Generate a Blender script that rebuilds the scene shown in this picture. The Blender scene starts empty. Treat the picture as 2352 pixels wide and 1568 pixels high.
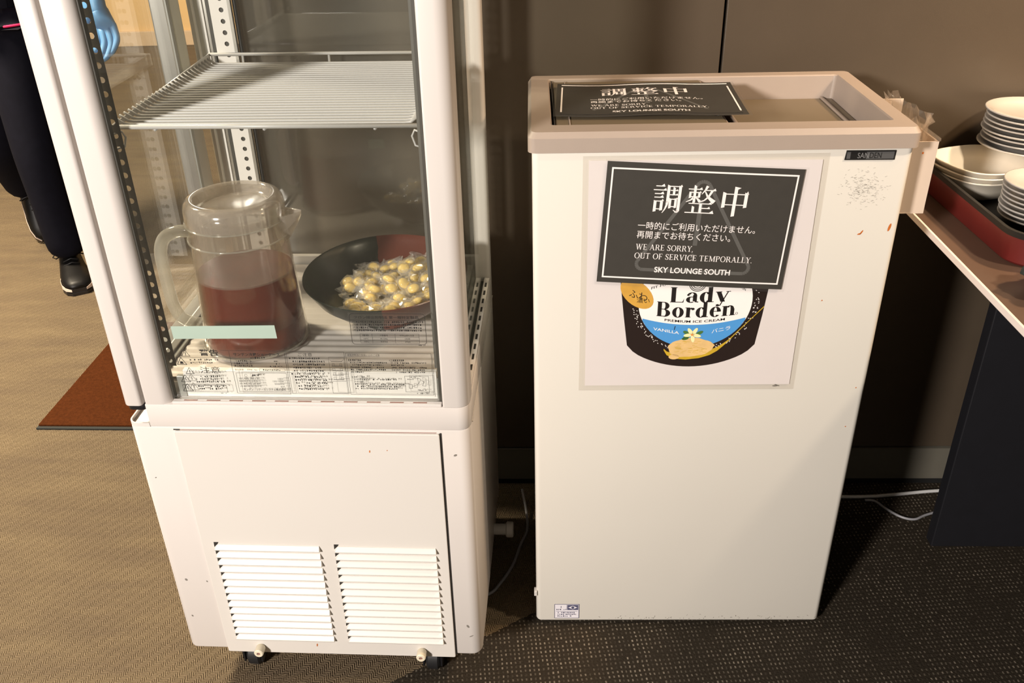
import bpy, bmesh, math, random
from mathutils import Vector, Matrix
random.seed(7)
sc = bpy.context.scene
COL = sc.collection
PI = math.pi

# ------------------------------------------------------------------ camera
cam_d = bpy.data.cameras.new('camera'); cam = bpy.data.objects.new('camera', cam_d); COL.objects.link(cam)
cam_d.sensor_width = 36.0; cam_d.lens = 36.0 * 2066.4 / 2352.0
cam_d.clip_start = 0.02; cam_d.clip_end = 60
_p = math.radians(29.577); _r = math.radians(1.357)
fw = Vector((0, math.cos(_p), -math.sin(_p))); rt = Vector((1, 0, 0)); dn = fw.cross(rt)
r2 = rt * math.cos(_r) + dn * math.sin(_r); d2 = dn * math.cos(_r) - rt * math.sin(_r)
M = Matrix((r2, -d2, -fw)).transposed().to_4x4(); M.translation = (-0.0364, -1.3158, 1.4155)
cam.matrix_world = M
sc.camera = cam

# ------------------------------------------------------------------ world, lights, exposure
sc.view_settings.view_transform = 'Standard'; sc.view_settings.look = 'None'
sc.view_settings.gamma = 1.0; sc.view_settings.use_curve_mapping = False
sc.view_settings.exposure = 0.35
sc.cycles.transparent_max_bounces = 28; sc.cycles.max_bounces = 6; sc.cycles.diffuse_bounces = 3
w = bpy.data.worlds.new('world'); sc.world = w; w.use_nodes = True
w.node_tree.nodes['Background'].inputs[0].default_value = (1.0, 0.86, 0.68, 1)
w.node_tree.nodes['Background'].inputs[1].default_value = 0.11

def lamp(name, loc, target, power, size, color, spread=180):
    d = bpy.data.lights.new(name, 'AREA'); d.shape = 'DISK'; d.size = size; d.energy = power; d.color = color
    d.spread = math.radians(spread)
    o = bpy.data.objects.new(name, d); COL.objects.link(o); o.location = loc
    o.rotation_euler = (Vector(target) - Vector(loc)).to_track_quat('-Z', 'Y').to_euler()
    return o
WARM = (1.0, 0.915, 0.84)
lamp('key_light', (-2.08, -3.05, 2.08), (-0.1, 0.0, 0.5), 178, 0.42, WARM)  # unseen key light, set below ceiling height to light the fronts evenly
lamp('ceiling_light_counter', (1.55, -0.75, 2.5), (0.95, 0.30, 0.85), 5.5, 0.14, (1.0, 0.82, 0.62), 75)
lamp('ceiling_light_wall', (1.75, -0.05, 2.35), (1.50, 0.40, 1.15), 22, 0.14, (1.0, 0.68, 0.40), 115)
lamp('ceiling_light_aisle', (-2.4, 1.1, 2.7), (-2.1, 1.6, 0), 200, 0.5, (1.0, 0.84, 0.62))
lamp('ceiling_light_far', (-3.4, 4.3, 2.7), (-3.2, 5.2, 0.4), 58, 0.5, (1.0, 0.78, 0.48))

# ------------------------------------------------------------------ materials
MATS = {}
def newmat(name):
    m = bpy.data.materials.new(name); m.use_nodes = True; m.node_tree.nodes.clear(); MATS[name] = m
    return m, m.node_tree.nodes, m.node_tree.links
def out(n, l, sock):
    o = n.new('ShaderNodeOutputMaterial'); l.new(sock, o.inputs[0])
def node(n, t, **kw):
    x = n.new(t)
    for k, v in kw.items():
        if k.startswith('i_'): x.inputs[k[2:].replace('_', ' ')].default_value = v
        elif k.startswith('n_'): x.inputs[int(k[2:])].default_value = v
        else: setattr(x, k, v)
    return x
def rgba(c): return (c[0], c[1], c[2], 1)
def math_n(n, l, op, a, b=None, c=None):
    x = n.new('ShaderNodeMath'); x.operation = op
    for i, s in enumerate((a, b, c)):
        if s is None: continue
        if isinstance(s, (int, float)): x.inputs[i].default_value = s
        else: l.new(s, x.inputs[i])
    return x.outputs[0]
def mixc(n, l, f, a, b):
    x = n.new('ShaderNodeMix'); x.data_type = 'RGBA'
    for s, i in ((f, 0), (a, 6), (b, 7)):
        if isinstance(s, (int, float)): x.inputs[i].default_value = s
        elif isinstance(s, tuple): x.inputs[i].default_value = rgba(s)
        else: l.new(s, x.inputs[i])
    return x.outputs[2]
def pbr(name, col, rough=0.5, metal=0.0, var=0.06, scale=30.0, bump=0.0, bscale=200.0, spec=0.5, coat=0.0):
    m, n, l = newmat(name)
    b = n.new('ShaderNodeBsdfPrincipled')
    b.inputs['Roughness'].default_value = rough; b.inputs['Metallic'].default_value = metal
    b.inputs['Specular IOR Level'].default_value = spec; b.inputs['Coat Weight'].default_value = coat
    tc = n.new('ShaderNodeTexCoord')
    nz = node(n, 'ShaderNodeTexNoise', i_Scale=scale, i_Detail=4.0); l.new(tc.outputs['Object'], nz.inputs['Vector'])
    lo = tuple(c * (1 - var) for c in col); hi = tuple(min(1, c * (1 + var)) for c in col)
    l.new(mixc(n, l, nz.outputs[0], lo, hi), b.inputs['Base Color'])
    if bump:
        n2 = node(n, 'ShaderNodeTexNoise', i_Scale=bscale, i_Detail=3.0); l.new(tc.outputs['Object'], n2.inputs['Vector'])
        bp = node(n, 'ShaderNodeBump', i_Strength=bump, i_Distance=0.002); l.new(n2.outputs[0], bp.inputs['Height'])
        l.new(bp.outputs[0], b.inputs['Normal'])
    out(n, l, b.outputs[0])
    return m
def clear(name, tint=(1, 1, 1), haze=0.0, hazecol=(.9, .88, .84), ior=1.5, rough=0.0, boost=1.0, dew=None):
    """thin clear sheet: straight-through transparency + fresnel gloss + a little surface haze"""
    m, n, l = newmat(name)
    tr = n.new('ShaderNodeBsdfTransparent'); tr.inputs[0].default_value = rgba(tint)
    gl = n.new('ShaderNodeBsdfGlossy'); gl.inputs['Roughness'].default_value = rough; gl.inputs[0].default_value = (1, 1, 1, 1)
    ge = n.new('ShaderNodeNewGeometry'); vd = n.new('ShaderNodeVectorMath'); vd.operation = 'DOT_PRODUCT'
    l.new(ge.outputs['Incoming'], vd.inputs[0]); l.new(ge.outputs['Normal'], vd.inputs[1])
    q = math_n(n, l, 'SUBTRACT', 1.0, math_n(n, l, 'ABSOLUTE', vd.outputs['Value']))
    f = math_n(n, l, 'MULTIPLY_ADD', math_n(n, l, 'POWER', q, 5.0), .96 * min(1, boost), .04 * boost)
    a = tr.outputs[0]
    if haze:
        df = n.new('ShaderNodeBsdfDiffuse'); df.inputs[0].default_value = rgba(hazecol)
        tl = n.new('ShaderNodeBsdfTranslucent'); tl.inputs[0].default_value = rgba(hazecol)
        ad = n.new('ShaderNodeMixShader'); ad.inputs[0].default_value = .5; l.new(df.outputs[0], ad.inputs[1]); l.new(tl.outputs[0], ad.inputs[2])
        mh = n.new('ShaderNodeMixShader')
        tc = n.new('ShaderNodeTexCoord'); nz = node(n, 'ShaderNodeTexNoise', i_Scale=6.0, i_Detail=5.0); l.new(tc.outputs['Object'], nz.inputs[0])
        amt = math_n(n, l, 'MULTIPLY', math_n(n, l, 'MULTIPLY_ADD', nz.outputs[0], .9, .55), haze)
        if dew:      # condensation above the liquid line only
            sz = n.new('ShaderNodeSeparateXYZ'); l.new(tc.outputs['Object'], sz.inputs[0])
            amt = math_n(n, l, 'MULTIPLY', amt, math_n(n, l, 'MULTIPLY_ADD', math_n(n, l, 'GREATER_THAN', sz.outputs[2], dew), .92, .08))
        l.new(amt, mh.inputs[0])
        l.new(a, mh.inputs[1]); l.new(ad.outputs[0], mh.inputs[2]); a = mh.outputs[0]
    mx = n.new('ShaderNodeMixShader'); l.new(f, mx.inputs[0]); l.new(a, mx.inputs[1]); l.new(gl.outputs[0], mx.inputs[2])
    out(n, l, mx.outputs[0])
    return m

pbr('white_paint', (.655, .61, .575), .38, var=.02, scale=8)
pbr('panel_cream', (.665, .63, .585), .4, var=.015, scale=5)
pbr('cream_paint', (.735, .70, .63), .40, var=.025, scale=5)
pbr('white_inner', (.60, .575, .54), .45, var=.02)
pbr('rim_plastic', (.37, .30, .25), .48, var=.03, bump=.05, bscale=900)
pbr('lid_plastic', (.165, .128, .082), .45, var=.04)
pbr('liner_plastic', (.36, .29, .24), .5, var=.03)
pbr('black_rubber', (.012, .012, .013), .55, var=.1)
pbr('black_plastic', (.010, .010, .012), .35, var=.1)
pbr('dark_gasket', (.05, .047, .038), .5, var=.1)
pbr('rail_shaded', (.12, .115, .10), .45, var=.08)  # front standards: shade of their unlit side put into the colour
pbr('rail_white', (.80, .78, .74), .4, var=.02)
pbr('aluminium', (.62, .61, .57), .28, metal=.85, var=.06)
pbr('steel_grey', (.34, .34, .31), .4, metal=.4, var=.1)
pbr('deck_metal', (.70, .655, .61), .32, metal=.25, var=.05)
pbr('wire_coat', (.42, .415, .40), .35, var=.02)
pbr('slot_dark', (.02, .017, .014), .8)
pbr('slot_rust', (.25, .12, .09), .8)
pbr('knob_cream', (.72, .65, .50), .45, var=.05)
pbr('sign_paper', (.044, .040, .034), .5, var=.10, scale=60)
pbr('sign_ink', (.86, .80, .78), .6, var=.02)
pbr('sign_grey', (.10, .096, .088), .55, var=.05)
pbr('poster_paper', (.68, .625, .605), .55, var=.02)
pbr('tub_brown', (.020, .012, .010), .4, var=.1)
pbr('print_white', (.88, .84, .81), .5, var=.02)
pbr('print_blue', (.075, .30, .66), .5, var=.05)
pbr('print_black', (.012, .009, .008), .5)
pbr('print_grey', (.30, .28, .27), .5)
pbr('print_gold', (.62, .34, .06), .45, var=.25, scale=40)
pbr('print_spoon', (.55, .36, .03), .35, var=.3, scale=60)
pbr('print_cream', (.72, .48, .20), .6, var=.22, scale=55)
pbr('print_petal', (.88, .80, .42), .6, var=.1)
pbr('print_leaf', (.06, .16, .04), .6)
pbr('print_orange', (.8, .25, .04), .6)
pbr('label_ink', (.012, .011, .010), .6)
pbr('label_white', (.78, .75, .80), .5)
pbr('label_navy', (.09, .09, .16), .5)
pbr('rust', (.50, .13, .015), .7, var=.3)
pbr('grime', (.20, .18, .155), .8, var=.3)
pbr('tape_green', (.36, .46, .39), .6, var=.08, scale=14)
pbr('badge_black', (.012, .012, .012), .35)
pbr('badge_grey', (.09, .09, .09), .3)
pbr('badge_ink', (.20, .20, .20), .4)
pbr('wall_laminate', (.078, .059, .041), .36, var=.10, scale=9, bump=.06, bscale=500)
pbr('wall_gap', (.004, .004, .004), .8)
pbr('baseboard_grey', (.13, .12, .095), .6, var=.08)
pbr('far_wall_tan', (.74, .50, .23), .7, var=.06, scale=3)
pbr('far_skirting', (.62, .46, .30), .6)
pbr('mat_coir', (.060, .017, .0045), .95, var=.5, scale=140, bump=1.0, bscale=420, spec=.05)
pbr('mat_edge', (.012, .014, .012), .8)
pbr('table_wood', (.100, .061, .041), .45, var=.10, scale=14)
pbr('table_trim', (.80, .70, .64), .4, var=.05)
pbr('panel_black', (.006, .006, .009), .6, var=.2)
pbr('tray_black', (.010, .009, .008), .45, var=.2)
pbr('tray_red', (.12, .012, .010), .45, var=.35, scale=9)
pbr('porcelain', (.46, .435, .40), .18, var=.015, coat=.3)
pbr('porcelain_cream', (.74, .685, .58), .2, var=.015, coat=.3)
pbr('cord_white', (.62, .62, .62), .4)
pbr('cord_grey', (.30, .30, .32), .4)
pbr('holder_plastic', (.60, .49, .40), .4, var=.03)
pbr('cloth_dark', (.028, .036, .030), .95, var=.5, scale=90, bump=1.0, bscale=150)
pbr('trouser_cloth', (.0045, .0045, .0085), .85, var=.25, scale=40, spec=.1)
pbr('jacket_cloth', (.006, .006, .010), .85, var=.25, scale=40, spec=.1)
pbr('pink_piping', (.75, .02, .10), .5)
pbr('shoe_black', (.005, .0045, .0045), .45, var=.2, spec=.25)
pbr('shoe_sole', (.72, .58, .50), .5)
pbr('shoe_rubber', (.014, .012, .012), .35)
pbr('skin', (.55, .34, .24), .5)
pbr('hair', (.012, .010, .009), .5)
pbr('eye_dark', (.01, .01, .01), .3)
pbr('glove_blue', (.085, .24, .47), .45, var=.15, scale=30)
pbr('candy_yellow', (.86, .62, .16), .25, var=.18, scale=60, coat=.4)
clear('glass_pane', (.985, .992, .985), haze=.010, hazecol=(.75, .74, .68))  # pane haze paints in the pale reflection of the room
clear('glass_back', (.95, .96, .95), haze=.06, hazecol=(.62, .60, .54))  # stronger haze, painting the blurred room reflection over the dark wall
clear('glass_side', (.95, .965, .94), haze=.02, hazecol=(.60, .62, .52))
clear('film', (.985, .985, .985), haze=.03, boost=.7, rough=.08)
clear('label_film', (.975, .97, .965), haze=.03, hazecol=(.75, .72, .68), boost=.5, rough=.1)
clear('pouch_film', (.99, .985, .98), haze=.035, hazecol=(.78, .72, .62), rough=.12)
clear('jug_plastic', (.95, .94, .92), haze=.26, hazecol=(.42, .36, .30), rough=.10, dew=.130)
clear('jug_lid_plastic', (.86, .85, .82), haze=.36, hazecol=(.62, .56, .50), rough=.10, boost=2.2)
clear('jug_handle_plastic', (.88, .88, .85), haze=.34, hazecol=(.66, .64, .58), rough=.08)
clear('wrapper', (.985, .985, .98), haze=.15, hazecol=(1.0, .98, .94), rough=.10, boost=4.0)
clear('bag_film', (.95, .94, .92), haze=.08, hazecol=(.8, .72, .64), rough=.06, boost=2.5)
clear('handle_pale', (.70, .70, .66), haze=.85, hazecol=(.88, .88, .80), rough=.3)

def liquid():
    m, n, l = newmat('tea')
    tr = n.new('ShaderNodeBsdfTransparent'); tr.inputs[0].default_value = (.34, .07, .03, 1)
    df = n.new('ShaderNodeBsdfPrincipled'); df.inputs['Base Color'].default_value = (.155, .022, .009, 1); df.inputs['Roughness'].default_value = .25
    mx = n.new('ShaderNodeMixShader'); mx.inputs[0].default_value = .72
    l.new(tr.outputs[0], mx.inputs[1]); l.new(df.outputs[0], mx.inputs[2]); out(n, l, mx.outputs[0])
liquid()

def bowlmat():
    m, n, l = newmat('lacquer_split')
    tc = n.new('ShaderNodeTexCoord'); sp = n.new('ShaderNodeSeparateXYZ'); l.new(tc.outputs['Object'], sp.inputs[0])
    nz = node(n, 'ShaderNodeTexNoise', i_Scale=60.0); l.new(tc.outputs['Object'], nz.inputs[0])
    f = math_n(n, l, 'MULTIPLY_ADD', sp.outputs[1], .216, sp.outputs[0])
    f = math_n(n, l, 'MULTIPLY_ADD', nz.outputs[0], .008, f)
    f = math_n(n, l, 'GREATER_THAN', f, -.008)
    b = n.new('ShaderNodeBsdfPrincipled'); b.inputs['Roughness'].default_value = .28
    l.new(mixc(n, l, f, (.012, .016, .011), (.095, .028, .018)), b.inputs['Base Color'])
    out(n, l, b.outputs[0])
bowlmat()

def carpet():
    m, n, l = newmat('carpet')
    tc = n.new('ShaderNodeTexCoord')
    def rot(a):
        mp = n.new('ShaderNodeMapping'); mp.inputs['Rotation'].default_value = (0, 0, math.radians(a)); l.new(tc.outputs['Object'], mp.inputs[0]); return mp
    mp = rot(38); sp = n.new('ShaderNodeSeparateXYZ'); l.new(mp.outputs[0], sp.inputs[0]); X, Y = sp.outputs[0], sp.outputs[1]
    # herringbone: columns of slanted cords, slant flips from column to column
    W_, S_ = .011, .0052
    u = math_n(n, l, 'DIVIDE', X, W_)
    par = math_n(n, l, 'MULTIPLY_ADD', math_n(n, l, 'GREATER_THAN', math_n(n, l, 'FRACT', math_n(n, l, 'MULTIPLY', u, .5)), .5), 2.0, -1.0)
    ph = math_n(n, l, 'MULTIPLY_ADD', math_n(n, l, 'MULTIPLY', X, par), .9, Y)
    nzw = node(n, 'ShaderNodeTexNoise', i_Scale=90.0, i_Detail=2.0); l.new(tc.outputs['Object'], nzw.inputs[0])
    ph = math_n(n, l, 'MULTIPLY_ADD', nzw.outputs[0], .004, ph)
    s = math_n(n, l, 'SINE', math_n(n, l, 'MULTIPLY', ph, 2 * PI / S_))
    s01 = math_n(n, l, 'MULTIPLY_ADD', s, .5, .5)
    # streaky colour of the loops
    mp2 = n.new('ShaderNodeMapping'); mp2.inputs['Rotation'].default_value = (0, 0, math.radians(30)); mp2.inputs['Scale'].default_value = (3.0, 14.0, 1); l.new(tc.outputs['Object'], mp2.inputs[0])
    n1 = node(n, 'ShaderNodeTexNoise', i_Scale=1.0, i_Detail=5.0, i_Roughness=.6); l.new(mp2.outputs[0], n1.inputs[0])
    n2 = node(n, 'ShaderNodeTexNoise', i_Scale=260.0, i_Detail=3.0); l.new(tc.outputs['Object'], n2.inputs[0])
    cr = n.new('ShaderNodeValToRGB'); l.new(n1.outputs[0], cr.inputs[0])
    e = cr.color_ramp.elements; e[0].position = .30; e[0].color = (.205, .155, .105, 1); e[1].position = .70; e[1].color = (.300, .230, .140, 1)
    x = e.new(.5); x.color = (.250, .190, .120, 1)
    tan = mixc(n, l, math_n(n, l, 'MULTIPLY_ADD', n2.outputs[0], .9, -.22), cr.outputs[0], (.075, .052, .030))
    tan = mixc(n, l, math_n(n, l, 'MULTIPLY', math_n(n, l, 'POWER', math_n(n, l, 'SUBTRACT', 1.0, s01), 2.0), .62), tan, (.050, .034, .020))
    # dark carpet with rows of light stitches
    mpd = rot(-4); sd = n.new('ShaderNodeSeparateXYZ'); l.new(mpd.outputs[0], sd.inputs[0])
    nj = node(n, 'ShaderNodeTexNoise', i_Scale=30.0, i_Detail=1.0); l.new(tc.outputs['Object'], nj.inputs[0])
    a = math_n(n, l, 'MULTIPLY_ADD', nj.outputs[0], .5, math_n(n, l, 'DIVIDE', sd.outputs[0], .0088))
    b = math_n(n, l, 'MULTIPLY_ADD', nj.outputs[0], .4, math_n(n, l, 'DIVIDE', sd.outputs[1], .0105))
    fa = math_n(n, l, 'ABSOLUTE', math_n(n, l, 'SUBTRACT', math_n(n, l, 'FRACT', a), .5))
    fb = math_n(n, l, 'ABSOLUTE', math_n(n, l, 'SUBTRACT', math_n(n, l, 'FRACT', b), .5))
    dot = math_n(n, l, 'MULTIPLY', math_n(n, l, 'LESS_THAN', fa, .17), math_n(n, l, 'LESS_THAN', fb, .24))
    wn = n.new('ShaderNodeTexWhiteNoise'); wn.noise_dimensions = '2D'
    cx = n.new('ShaderNodeCombineXYZ'); l.new(math_n(n, l, 'FLOOR', a), cx.inputs[0]); l.new(math_n(n, l, 'FLOOR', b), cx.inputs[1]); l.new(cx.outputs[0], wn.inputs[0])
    nb = node(n, 'ShaderNodeTexNoise', i_Scale=7.0, i_Detail=3.0); l.new(tc.outputs['Object'], nb.inputs[0])
    dot = math_n(n, l, 'MULTIPLY', dot, math_n(n, l, 'MULTIPLY', wn.outputs[0], math_n(n, l, 'MULTIPLY_ADD', nb.outputs[0], 2.2, -.45)))
    drk = mixc(n, l, n2.outputs[0], (.017, .013, .009), (.038, .030, .021))
    drk = mixc(n, l, dot, drk, (.24, .205, .16))
    # seam between the two carpets: straight line across the floor
    so = n.new('ShaderNodeSeparateXYZ'); l.new(tc.outputs['Object'], so.inputs[0])
    side = math_n(n, l, 'SUBTRACT', math_n(n, l, 'MULTIPLY_ADD', so.outputs[0], .60, .036), so.outputs[1])
    side = math_n(n, l, 'MULTIPLY_ADD', nzw.outputs[0], .012, math_n(n, l, 'SUBTRACT', side, .006))
    f = math_n(n, l, 'GREATER_THAN', side, 0.0)
    bs = n.new('ShaderNodeBsdfPrincipled'); bs.inputs['Roughness'].default_value = .95; bs.inputs['Specular IOR Level'].default_value = .1
    l.new(mixc(n, l, f, tan, drk), bs.inputs['Base Color'])
    h = math_n(n, l, 'ADD', math_n(n, l, 'MULTIPLY', s01, math_n(n, l, 'SUBTRACT', 1.0, f)), math_n(n, l, 'MULTIPLY', n2.outputs[0], .8))
    bp = node(n, 'ShaderNodeBump', i_Strength=.8, i_Distance=.003); l.new(h, bp.inputs['Height']); l.new(bp.outputs[0], bs.inputs['Normal'])
    out(n, l, bs.outputs[0])
carpet()

# ------------------------------------------------------------------ mesh helpers
def link(name, me, mat=None, parent=None, loc=(0, 0, 0), rot=(0, 0, 0), smooth=False):
    o = bpy.data.objects.new(name, me); COL.objects.link(o)
    if mat and not me.materials: me.materials.append(MATS[mat])
    if parent: o.parent = parent
    o.location = loc; o.rotation_euler = rot
    if smooth:
        for p in me.polygons: p.use_smooth = True
    return o
def tag(o, label, cat, group=None, kind=None):
    if label: o['label'] = label
    if cat: o['category'] = cat
    if group: o['group'] = group
    if kind: o['kind'] = kind
    return o
def struct(o): o['kind'] = 'structure'; return o
def empty(name, loc=(0, 0, 0), rz=0.0):
    o = bpy.data.objects.new(name, None); COL.objects.link(o); o.location = loc; o.rotation_euler = (0, 0, rz); o.empty_display_size = .05
    return o
class MB:
    def __init__(s): s.v = []; s.f = []
    def add(s, vs, fs):
        k = len(s.v); s.v += [tuple(x) for x in vs]; s.f += [tuple(i + k for i in f) for f in fs]; return s
    def box(s, a, b):
        x0, y0, z0 = a; x1, y1, z1 = b
        return s.add([(x0, y0, z0), (x1, y0, z0), (x1, y1, z0), (x0, y1, z0), (x0, y0, z1), (x1, y0, z1), (x1, y1, z1), (x0, y1, z1)],
                     [(0, 3, 2, 1), (4, 5, 6, 7), (0, 1, 5, 4), (1, 2, 6, 5), (2, 3, 7, 6), (3, 0, 4, 7)])
    def prism(s, poly, z0, z1):
        n = len(poly); vs = [(x, y, z0) for x, y in poly] + [(x, y, z1) for x, y in poly]
        fs = [tuple(range(n - 1, -1, -1)), tuple(range(n, 2 * n))] + [(i, (i + 1) % n, n + (i + 1) % n, n + i) for i in range(n)]
        return s.add(vs, fs)
    def tube(s, path, r, n=8, closed=False, cap=True, flat=1.0):
        P = [Vector(p) for p in path]; N = len(P); rs = r if isinstance(r, (list, tuple)) else [r] * N
        k0 = len(s.v); ref = None; vs = []
        for i in range(N):
            a = P[(i - 1) % N] if (closed or i > 0) else P[i]; b = P[(i + 1) % N] if (closed or i < N - 1) else P[i]
            t = (b - a).normalized()
            if ref is None:
                ref = Vector((0, 0, 1)) if abs(t.z) < .9 else Vector((0, 1, 0))
            u = (ref - t * ref.dot(t)).normalized(); v = t.cross(u); ref = u
            for j in range(n):
                an = 2 * PI * j / n; vs.append(P[i] + u * math.cos(an) * rs[i] + v * math.sin(an) * rs[i] * flat)
        fs = []
        for i in range(N if closed else N - 1):
            for j in range(n):
                a, b = i * n + j, i * n + (j + 1) % n; c, d = ((i + 1) % N) * n + (j + 1) % n, ((i + 1) % N) * n + j
                fs.append((a, b, c, d))
        if cap and not closed: fs += [tuple(range(n - 1, -1, -1)), tuple(range((N - 1) * n, N * n))]
        return s.add(vs, fs)
    def lathe(s, prof, n=32, c=(0, 0, 0), axis='z', sx=1.0, sy=1.0, close=False):
        vs = []
        for r, h in prof:
            for j in range(n):
                a = 2 * PI * j / n; x, y = r * math.cos(a) * sx, r * math.sin(a) * sy
                if axis == 'z': q = (x, y, h)
                elif axis == 'x': q = (h, x, y)
                else: q = (x, h, y)
                vs.append((q[0] + c[0], q[1] + c[1], q[2] + c[2]))
        fs = []; m = len(prof)
        for i in range(m if close else m - 1):
            for j in range(n):
                fs.append((i * n + j, i * n + (j + 1) % n, ((i + 1) % m) * n + (j + 1) % n, ((i + 1) % m) * n + j))
        return s.add(vs, fs)
    def loft(s, rings, cap=True):
        n = len(rings[0]); vs = [p for r in rings for p in r]; fs = []
        for i in range(len(rings) - 1):
            for j in range(n): fs.append((i * n + j, i * n + (j + 1) % n, (i + 1) * n + (j + 1) % n, (i + 1) * n + j))
        if cap: fs += [tuple(range(n - 1, -1, -1)), tuple(range((len(rings) - 1) * n, len(rings) * n))]
        return s.add(vs, fs)
    def mesh(s, name, fix=True, bevel=0.0, seg=2, angle=40):
        me = bpy.data.meshes.new(name); me.from_pydata(s.v, [], s.f)
        if fix or bevel:
            bm = bmesh.new(); bm.from_mesh(me); bmesh.ops.remove_doubles(bm, verts=bm.verts, dist=1e-6)
            if fix: bmesh.ops.recalc_face_normals(bm, faces=bm.faces)
            if bevel:
                es = [e for e in bm.edges if len(e.link_faces) == 2 and e.calc_face_angle(0) > math.radians(angle)]
                bmesh.ops.bevel(bm, geom=es, offset=bevel, segments=seg, affect='EDGES', profile=.5, clamp_overlap=True)
            bm.to_mesh(me); bm.free()
        me.update(); return me
    def build(s, name, mat, parent=None, bevel=0.0, seg=2, smooth=False, fix=True, angle=40, loc=(0, 0, 0), rot=(0, 0, 0)):
        return link(name, s.mesh(name, fix, bevel, seg, angle), mat, parent, loc, rot, smooth)
def box(name, a, b, mat, parent=None, bevel=0.0, seg=2): return MB().box(a, b).build(name, mat, parent, bevel, seg)
def rrect(x0, y0, x1, y1, r, n=6):
    """rounded rectangle outline; r = radius or 4 radii for corners (x0y0, x1y0, x1y1, x0y1)"""
    R = r if isinstance(r, (list, tuple)) else (r,) * 4; P = []
    for (cx, cy, a0), q in zip(((x0, y0, PI), (x1, y0, 1.5 * PI), (x1, y1, 0), (x0, y1, .5 * PI)), R):
        sx = 1 if cx == x0 else -1; sy = 1 if cy == y0 else -1
        if q <= 0: P.append((cx, cy)); continue
        for i in range(n + 1):
            a = a0 + .5 * PI * i / n; P.append((cx + sx * q + q * math.cos(a), cy + sy * q + q * math.sin(a)))
    return P
def shade_auto(o, ang=35):
    me = o.data
    for p in me.polygons: p.use_smooth = True
    try:
        me.set_sharp_from_angle(angle=math.radians(ang))
    except Exception: pass
    return o
def copy_tree(o, parent=None):
    c = o.copy(); COL.objects.link(c); c.parent = parent
    for ch in list(o.children): copy_tree(ch, c)
    return c

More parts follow.
